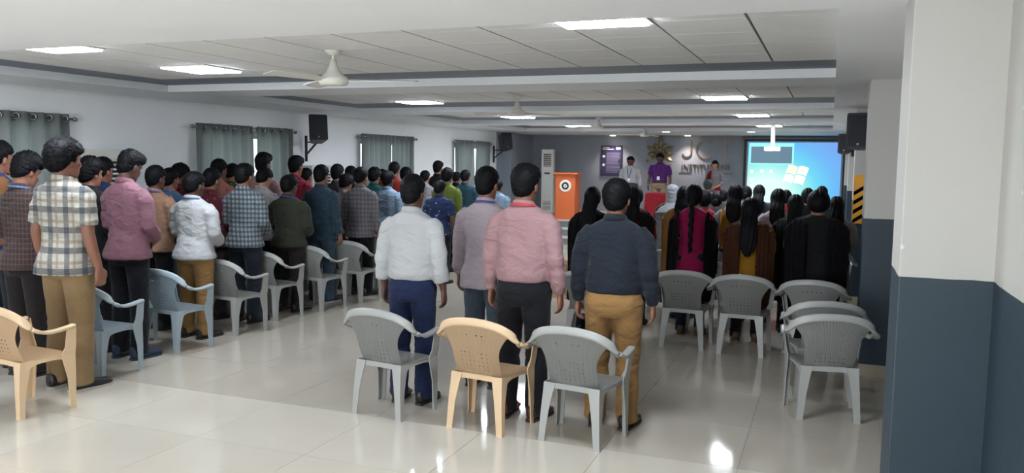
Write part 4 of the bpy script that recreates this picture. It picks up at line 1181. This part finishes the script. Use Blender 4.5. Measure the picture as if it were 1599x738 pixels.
for i in range(7):
    link('petal', petal(R(-20 + i * 36), .16, .04, .02, 0), M_gold, t)
# projector screen
a, b2 = pt(1169, 222, YB - .12), pt(1311, 303, YB - .12)
SX0, SX1, SZ1 = a.x, b2.x, a.z; SZ0 = SZ1 - 1.48
t = thing('projection_screen', 'white projection screen showing a blue computer desktop', 'screen', ((SX0 + SX1) / 2, YB - .12, (SZ0 + SZ1) / 2))
hw, hh = (SX1 - SX0) / 2, (SZ1 - SZ0) / 2
link('border', box_mesh('sb', (-hw - .10, -hw - .04, 0, .012, -hh - .06, hh + .05), (hw + .04, hw + .10, 0, .012, -hh - .06, hh + .05), (-hw - .10, hw + .10, 0, .012, hh + .03, hh + .07), (-hw - .10, hw + .10, 0, .012, -hh - .08, -hh - .04)), M_blk, t)
link('fabric', box_mesh('sf', (-hw - .04, hw + .04, .001, .010, -hh - .04, hh + .03)), plain('screen_fabric', (170, 178, 186), .8), t)
bm = bmesh.new(); cyl(bm, (-hw - .16, .03, hh + .10), (hw + .16, .03, hh + .10), .035); link('roller_case', finish(bm, 'roller', True), plain('roller_grey', (120, 126, 132), .4), t)
mt, nt, b = nodes('projected_desktop'); tc = N(nt, 'ShaderNodeTexCoord'); sep = N(nt, 'ShaderNodeSeparateXYZ'); nt.links.new(tc.outputs['Object'], sep.inputs[0])
dx = mathn(nt, 'ADD', sep.outputs[0], hw * .55); dz = mathn(nt, 'ADD', sep.outputs[2], hh * .65)
dd = mathn(nt, 'SQRT', mathn(nt, 'ADD', mathn(nt, 'MULTIPLY', dx, dx), mathn(nt, 'MULTIPLY', mathn(nt, 'MULTIPLY', dz, dz), 1.5)))
rp = N(nt, 'ShaderNodeValToRGB'); nt.links.new(mathn(nt, 'DIVIDE', dd, 2.1), rp.inputs[0])
e = rp.color_ramp.elements; e[0].position = .18; e[0].color = lin((228, 255, 250)); e[1].position = 1.0; e[1].color = lin((118, 164, 240))
for pos, col in ((.38, (160, 242, 236)), (.56, (104, 214, 244)), (.75, (104, 184, 246))):
    q = e.new(pos); q.color = lin(col)
nt.links.new(rp.outputs[0], b.inputs['Emission Color']); b.inputs['Emission Strength'].default_value = .45; b.inputs['Base Color'].default_value = (.05, .05, .05, 1)
link('desktop', box_mesh('desk', (-hw, hw, -.002, .0, -hh, hh)), mt, t)
win = link('preview_window', box_mesh('pw', (-hw + .03, -hw + 1.02 * hw * .98, -.004, -.002, hh * .27, hh - .02)), emis('window_border_cyan', (150, 236, 240), .45), t)
link('preview_picture', box_mesh('pv', (-hw + .07, -.04, -.006, -.004, hh * .31, hh * .86)), emis('preview_grey', (96, 124, 140), .42), win)
def quad_mesh(name, quads, y):
    bm = bmesh.new()
    for q in quads: bm.faces.new([bm.verts.new((x, y, z)) for x, z in q])
    return finish(bm, name)
def wave_pane(x0, x1, z0, z1, sk, y):
    bm = bmesh.new(); n = 8; rows = []
    for i in range(n + 1):
        q = i / n; x = x0 + (x1 - x0) * q; wv = .018 * math.sin(q * PI) * 1
        rows.append((bm.verts.new((x + sk * z0, y, z0 + wv - .05 * q)), bm.verts.new((x + sk * z1, y, z1 + wv - .05 * q))))
    for a, b in zip(rows, rows[1:]): bm.faces.new((a[0], b[0], b[1], a[1]))
    return finish(bm, 'logo_pane')
for k, (x0, x1, z0, z1, col) in enumerate(((-.26, -.04, .02, .21, (255, 214, 186)), (0.0, .22, .0, .19, (226, 250, 196)), (-.26, -.04, -.19, -.01, (214, 246, 255)), (0.0, .22, -.22, -.03, (255, 250, 224)))):
    link('logo_pane', wave_pane(x0, x1, z0, z1, .32, -.004), emis('logo_light_%d' % k, col, .60), t, (.08, 0, -.04 + .02))
ic = []
for x, z in ((-hw + .10, .02), (-hw + .34, .03), (-hw + .56, .03), (-hw + .10, -.18), (-hw + .10, -.34), (-hw + .10, -.50)):
    ic.append(((x - .035, z - .04), (x + .035, z - .04), (x + .035, z + .04), (x - .035, z + .04)))
link('desktop_icons', quad_mesh('icons', ic, -.004), emis('icon_light', (236, 220, 240), .5), t)
# hazard sign on the third pillar
t = thing('hazard_sign', 'yellow and black diagonally striped panel on the white pillar', 'sign', (.272, 10.985, 1.32))
link('plate', box_mesh('hz', (0, .12, -.004, .006, -.30, .30)), M_yel, t)
bm = bmesh.new()
for k in range(4):
    z = -.30 + k * .115
    bm.faces.new([bm.verts.new(v) for v in ((.005, -.006, z), (.115, -.006, z + .075), (.115, -.006, z + .125), (.005, -.006, z + .05))])
bmesh.ops.solidify(bm, geom=bm.faces[:], thickness=.001)
link('stripe', finish(bm, 'hz_stripes'), M_blk, t)
# air conditioners
def ac_tower(x, y, z0, rz, h, label, w=.52, d=.30):
    t = thing('air_conditioner', label, 'air conditioner', (x, y, z0), R(rz), 'floor-standing air conditioners')
    link('cabinet', box_mesh('ac', (-w / 2, w / 2, 0, d, 0, h), bevel=.012), M_white, t)
    link('front_panel', box_mesh('acf', (-w / 2 + .03, w / 2 - .03, -.015, 0, .35, h - .52), bevel=.004), plain('ac_panel', (206, 204, 196), .4), t)
    link('louvre_recess', box_mesh('acr', (-w / 2 + .05, w / 2 - .05, -.004, .002, h - .44, h - .10)), M_blk, t)
    n = 7
    sl = box_mesh('slat', (-w / 2 + .05, w / 2 - .05, -.02, -.004, -.010, .010))
    for k in range(n): link('slat', sl, M_white, t, (0, 0, h - .42 + k * .05), (R(-25), 0, 0))
    link('intake_grille', box_mesh('acg', *[(-w / 2 + .05, w / 2 - .05, -.006, .001, .08 + k * .03, .094 + k * .03) for k in range(8)]), plain('grille_grey', (120, 120, 116), .5), t)
    link('display', box_mesh('acd', (-.07, .07, -.018, -.014, h - .62, h - .58)), M_blk, t)
    return t
ac_tower(XL + .35, 6.75, 0, 90, 1.80, 'white air conditioner with dark louvres behind the mauve-shirted man')
ac_tower(XL + .35, 10.78, 0, 90, 1.62, 'white air conditioner under the first wall speaker', )
pa = pt(847, 325, 20.2)
ac_tower(pt(855, 240, 19.6).x, 19.6, ZS, 12, pt(855, 233, 19.6).z - ZS, 'tall white tower air conditioner on the stage beside the orange podium', .30, .40)
# wall speakers on brackets
def speaker(loc, rz, label, w=.28, h=.39, d=.28, sc=1.0, tilt=12, wall=None):
    t = thing('wall_speaker', label, 'speaker', loc, R(rz), 'black speakers on the walls')
    bm = bmesh.new()
    # trapezium cabinet tapering to the back, grille to -y
    f = [(-w / 2, -d / 2), (w / 2, -d / 2), (w * .32, d / 2), (-w * .32, d / 2)]
    loft(bm, [[Vector((a, b2, z)) for a, b2 in f] for z in (-h / 2, h / 2)])
    bmesh.ops.bevel(bm, geom=bm.edges[:], offset=.012, segments=2, affect='EDGES')
    cb = link('cabinet', finish(bm, 'speaker_cabinet'), M_black, t, None, (R(-tilt), 0, 0))
    link('grille', box_mesh('spg', (-w / 2 + .02, w / 2 - .02, -d / 2 - .012, -d / 2, -h / 2 + .03, h / 2 - .03), bevel=.004), plain('speaker_grille', (34, 36, 44), .7, bmp=.5, bscale=240), cb)
    bm = bmesh.new(); cyl(bm, (0, -d / 2 - .013, -h / 2 + .045), (0, -d / 2 - .018, -h / 2 + .045), .013); link('badge', finish(bm, 'badge'), M_metal, cb)
    if wall is not None:
        wl = Vector(wall)     # bracket post position relative to the speaker, in its frame
        bm = bmesh.new(); cyl(bm, wl + Vector((0, 0, -.30)), wl + Vector((0, 0, .10)), .022, n=10); link('bracket_post', finish(bm, 'post', True), M_black, t)
        bm = bmesh.new(); cyl(bm, wl + Vector((0, 0, -.20)), (0, .05, -h / 2 - .0), .016, n=8); cyl(bm, wl + Vector((0, 0, .0)), (0, .06, -h / 2 - .0), .012, n=8)
        link('bracket_arm', finish(bm, 'arm', True), M_black, t)
    return t
s1 = pt(494, 204, 11.0); s1 = pt(495, 204, 11.15)
speaker((XL + .42, 10.55, s1.z - .0), 42, 'black speaker on a wall bracket between the second and third curtains', wall=(-.12, .40, -.19))
s2 = pt(785, 222, 18.6)
speaker((XL + .38, 18.3, 2.17), 50, 'black speaker on a wall bracket at the stage end of the white wall', w=.28, wall=(-.10, .36, -.19))
s3 = pt(1342, 202, 9.2)
speaker((.29, 10.70, 2.14), -4, 'black speaker hung high on the pillar by the blue lower wall', w=.27, h=.42, d=.24, wall=(.05, .2, .1), tilt=6)
speaker((.19, 14.55, 2.08), -4, 'small far black speaker on the pillar beside the screen', w=.20, h=.32, d=.18, wall=(.12, .15, .1), tilt=6)
# ceiling fans
def fan(px, Y, zc, zb, rz, label):
    x = pt(px, 150, Y).x
    t = thing('ceiling_fan', label, 'fan', (x, Y, zb), R(rz), 'white ceiling fans')
    L = zc - zb
    bm = bmesh.new(); cyl(bm, (0, 0, .09), (0, 0, L), .011); link('downrod', finish(bm, 'rod', True), M_white, t)
    bm = bmesh.new(); stack(bm, [(L - .035, 0, .030, .030), (L - .01, 0, .055, .055), (L, 0, .062, .062)], 20, 2); link('canopy', finish(bm, 'canopy', True), M_white, t)
    bm = bmesh.new(); stack(bm, [(-.035, 0, .05, .05), (-.03, 0, .095, .095), (0, 0, .108, .108), (.022, 0, .098, .098), (.05, 0, .055, .055), (.10, 0, .032, .032), (.15, 0, .018, .018)], 24, 2); link('motor', finish(bm, 'motor', True), M_white, t)
    bm = bmesh.new(); rows = []
    for q, (r, w, z) in enumerate(((.09, .03, .0), (.16, .035, .0), (.20, .055, .002), (.40, .065, .0), (.58, .062, -.002), (.60, .045, -.002))):
        rows.append([Vector((r, -w, z - .008)), Vector((r, w, z + .010)), Vector((r, w, z + .014)), Vector((r, -w, z - .004))])
    loft(bm, rows); bl = finish(bm, 'blade')
    for k in range(3): link('blade', bl, M_white, t, None, (0, 0, 2 * PI * k / 3))
fan(521, 5.0, HC, 2.29, 20, 'nearest white ceiling fan, between the two nearest light recesses on the left')
fan(808, 9.2, HC, 2.30, 50, 'second white ceiling fan, over the middle of the hall')
fan(935, 13.9, HC, 2.32, 10, 'third white ceiling fan, above the poster')
fan(1008, 18.0, HC, 2.33, 75, 'farthest white ceiling fan, left of the gold emblem')
# round downlights over the stage, each with its own warm lamp
for k, (px, Y) in enumerate(((957, 21.0), (1040, 18.45), (1074, 21.0), (1173, 18.45))):
    p = pt(px, 212, Y)
    lab = ['above the dark poster', 'above the man in purple, nearer than the others', 'above the big letter J', 'near the projector pole'][k]
    t = thing('downlight', 'small round ceiling downlight ' + lab, 'light', (p.x, Y, HS), 0, 'round downlights over the stage')
    bm = bmesh.new(); cyl(bm, (0, 0, -.012), (0, 0, 0), .095, n=20); link('bezel', finish(bm, 'bezel'), M_white, t)
    bm = bmesh.new(); cyl(bm, (0, 0, -.018), (0, 0, -.011), .075, n=20); link('lens', finish(bm, 'lens'), emis('warm_lens', (255, 240, 224), 6), t)
    ld = bpy.data.lights.new('spot', 'SPOT'); ld.energy = 50 if k in (0, 2) else 14; ld.color = (1, .82, .74); ld.spot_size = R(110); ld.spot_blend = .8; ld.shadow_soft_size = .07
    lo = bpy.data.objects.new('downlight_lamp', ld); COL.objects.link(lo); lo.location = (p.x, Y, HS - .03)
# projector on its ceiling pole
p = pt(1207, 215, 16.4)
t = thing('projector', 'white projector hanging from the ceiling on a thick white pole', 'projector', (p.x, 16.4, 0))
M_pw = plain('bright_white_plastic', (244, 240, 238), .35)
bm = bmesh.new(); cyl(bm, (0, 0, 2.06), (0, 0, HC), .042, n=14); link('pole', finish(bm, 'pole', True), M_pw, t)
bm = bmesh.new(); cyl(bm, (0, 0, HC - .02), (0, 0, HC), .07, n=16); link('ceiling_plate', finish(bm, 'plate'), M_pw, t)
link('cabinet', box_mesh('pj', (-.15, .15, -.13, .13, 1.98, 2.06), bevel=.02), M_pw, t)
bm = bmesh.new(); cyl(bm, (.08, .13, 2.02), (.08, .155, 2.02), .032, n=16); link('lens', finish(bm, 'plens'), M_blk, t)
# brown writing desk at the left edge
p = pt(5, 415, 5.35)
t = thing('writing_desk', 'small wooden desk whose edge shows at the left edge of the photo', 'desk', (p.x - .05, 5.2, 0))
link('top', box_mesh('dt', (-.40, .12, -.22, .22, .72, .75), bevel=.004), plain('desk_wood', (178, 140, 104), .45), t)
for sx in (-.36, .08):
    for sy in (-.18, .18): link('leg', box_mesh('dl', (sx - .018, sx + .018, sy - .018, sy + .018, 0, .72)), M_black, t)

print('objects', len(bpy.data.objects), 'tris', sum(sum(len(p.vertices) - 2 for p in me.polygons) for me in bpy.data.meshes if me.users))
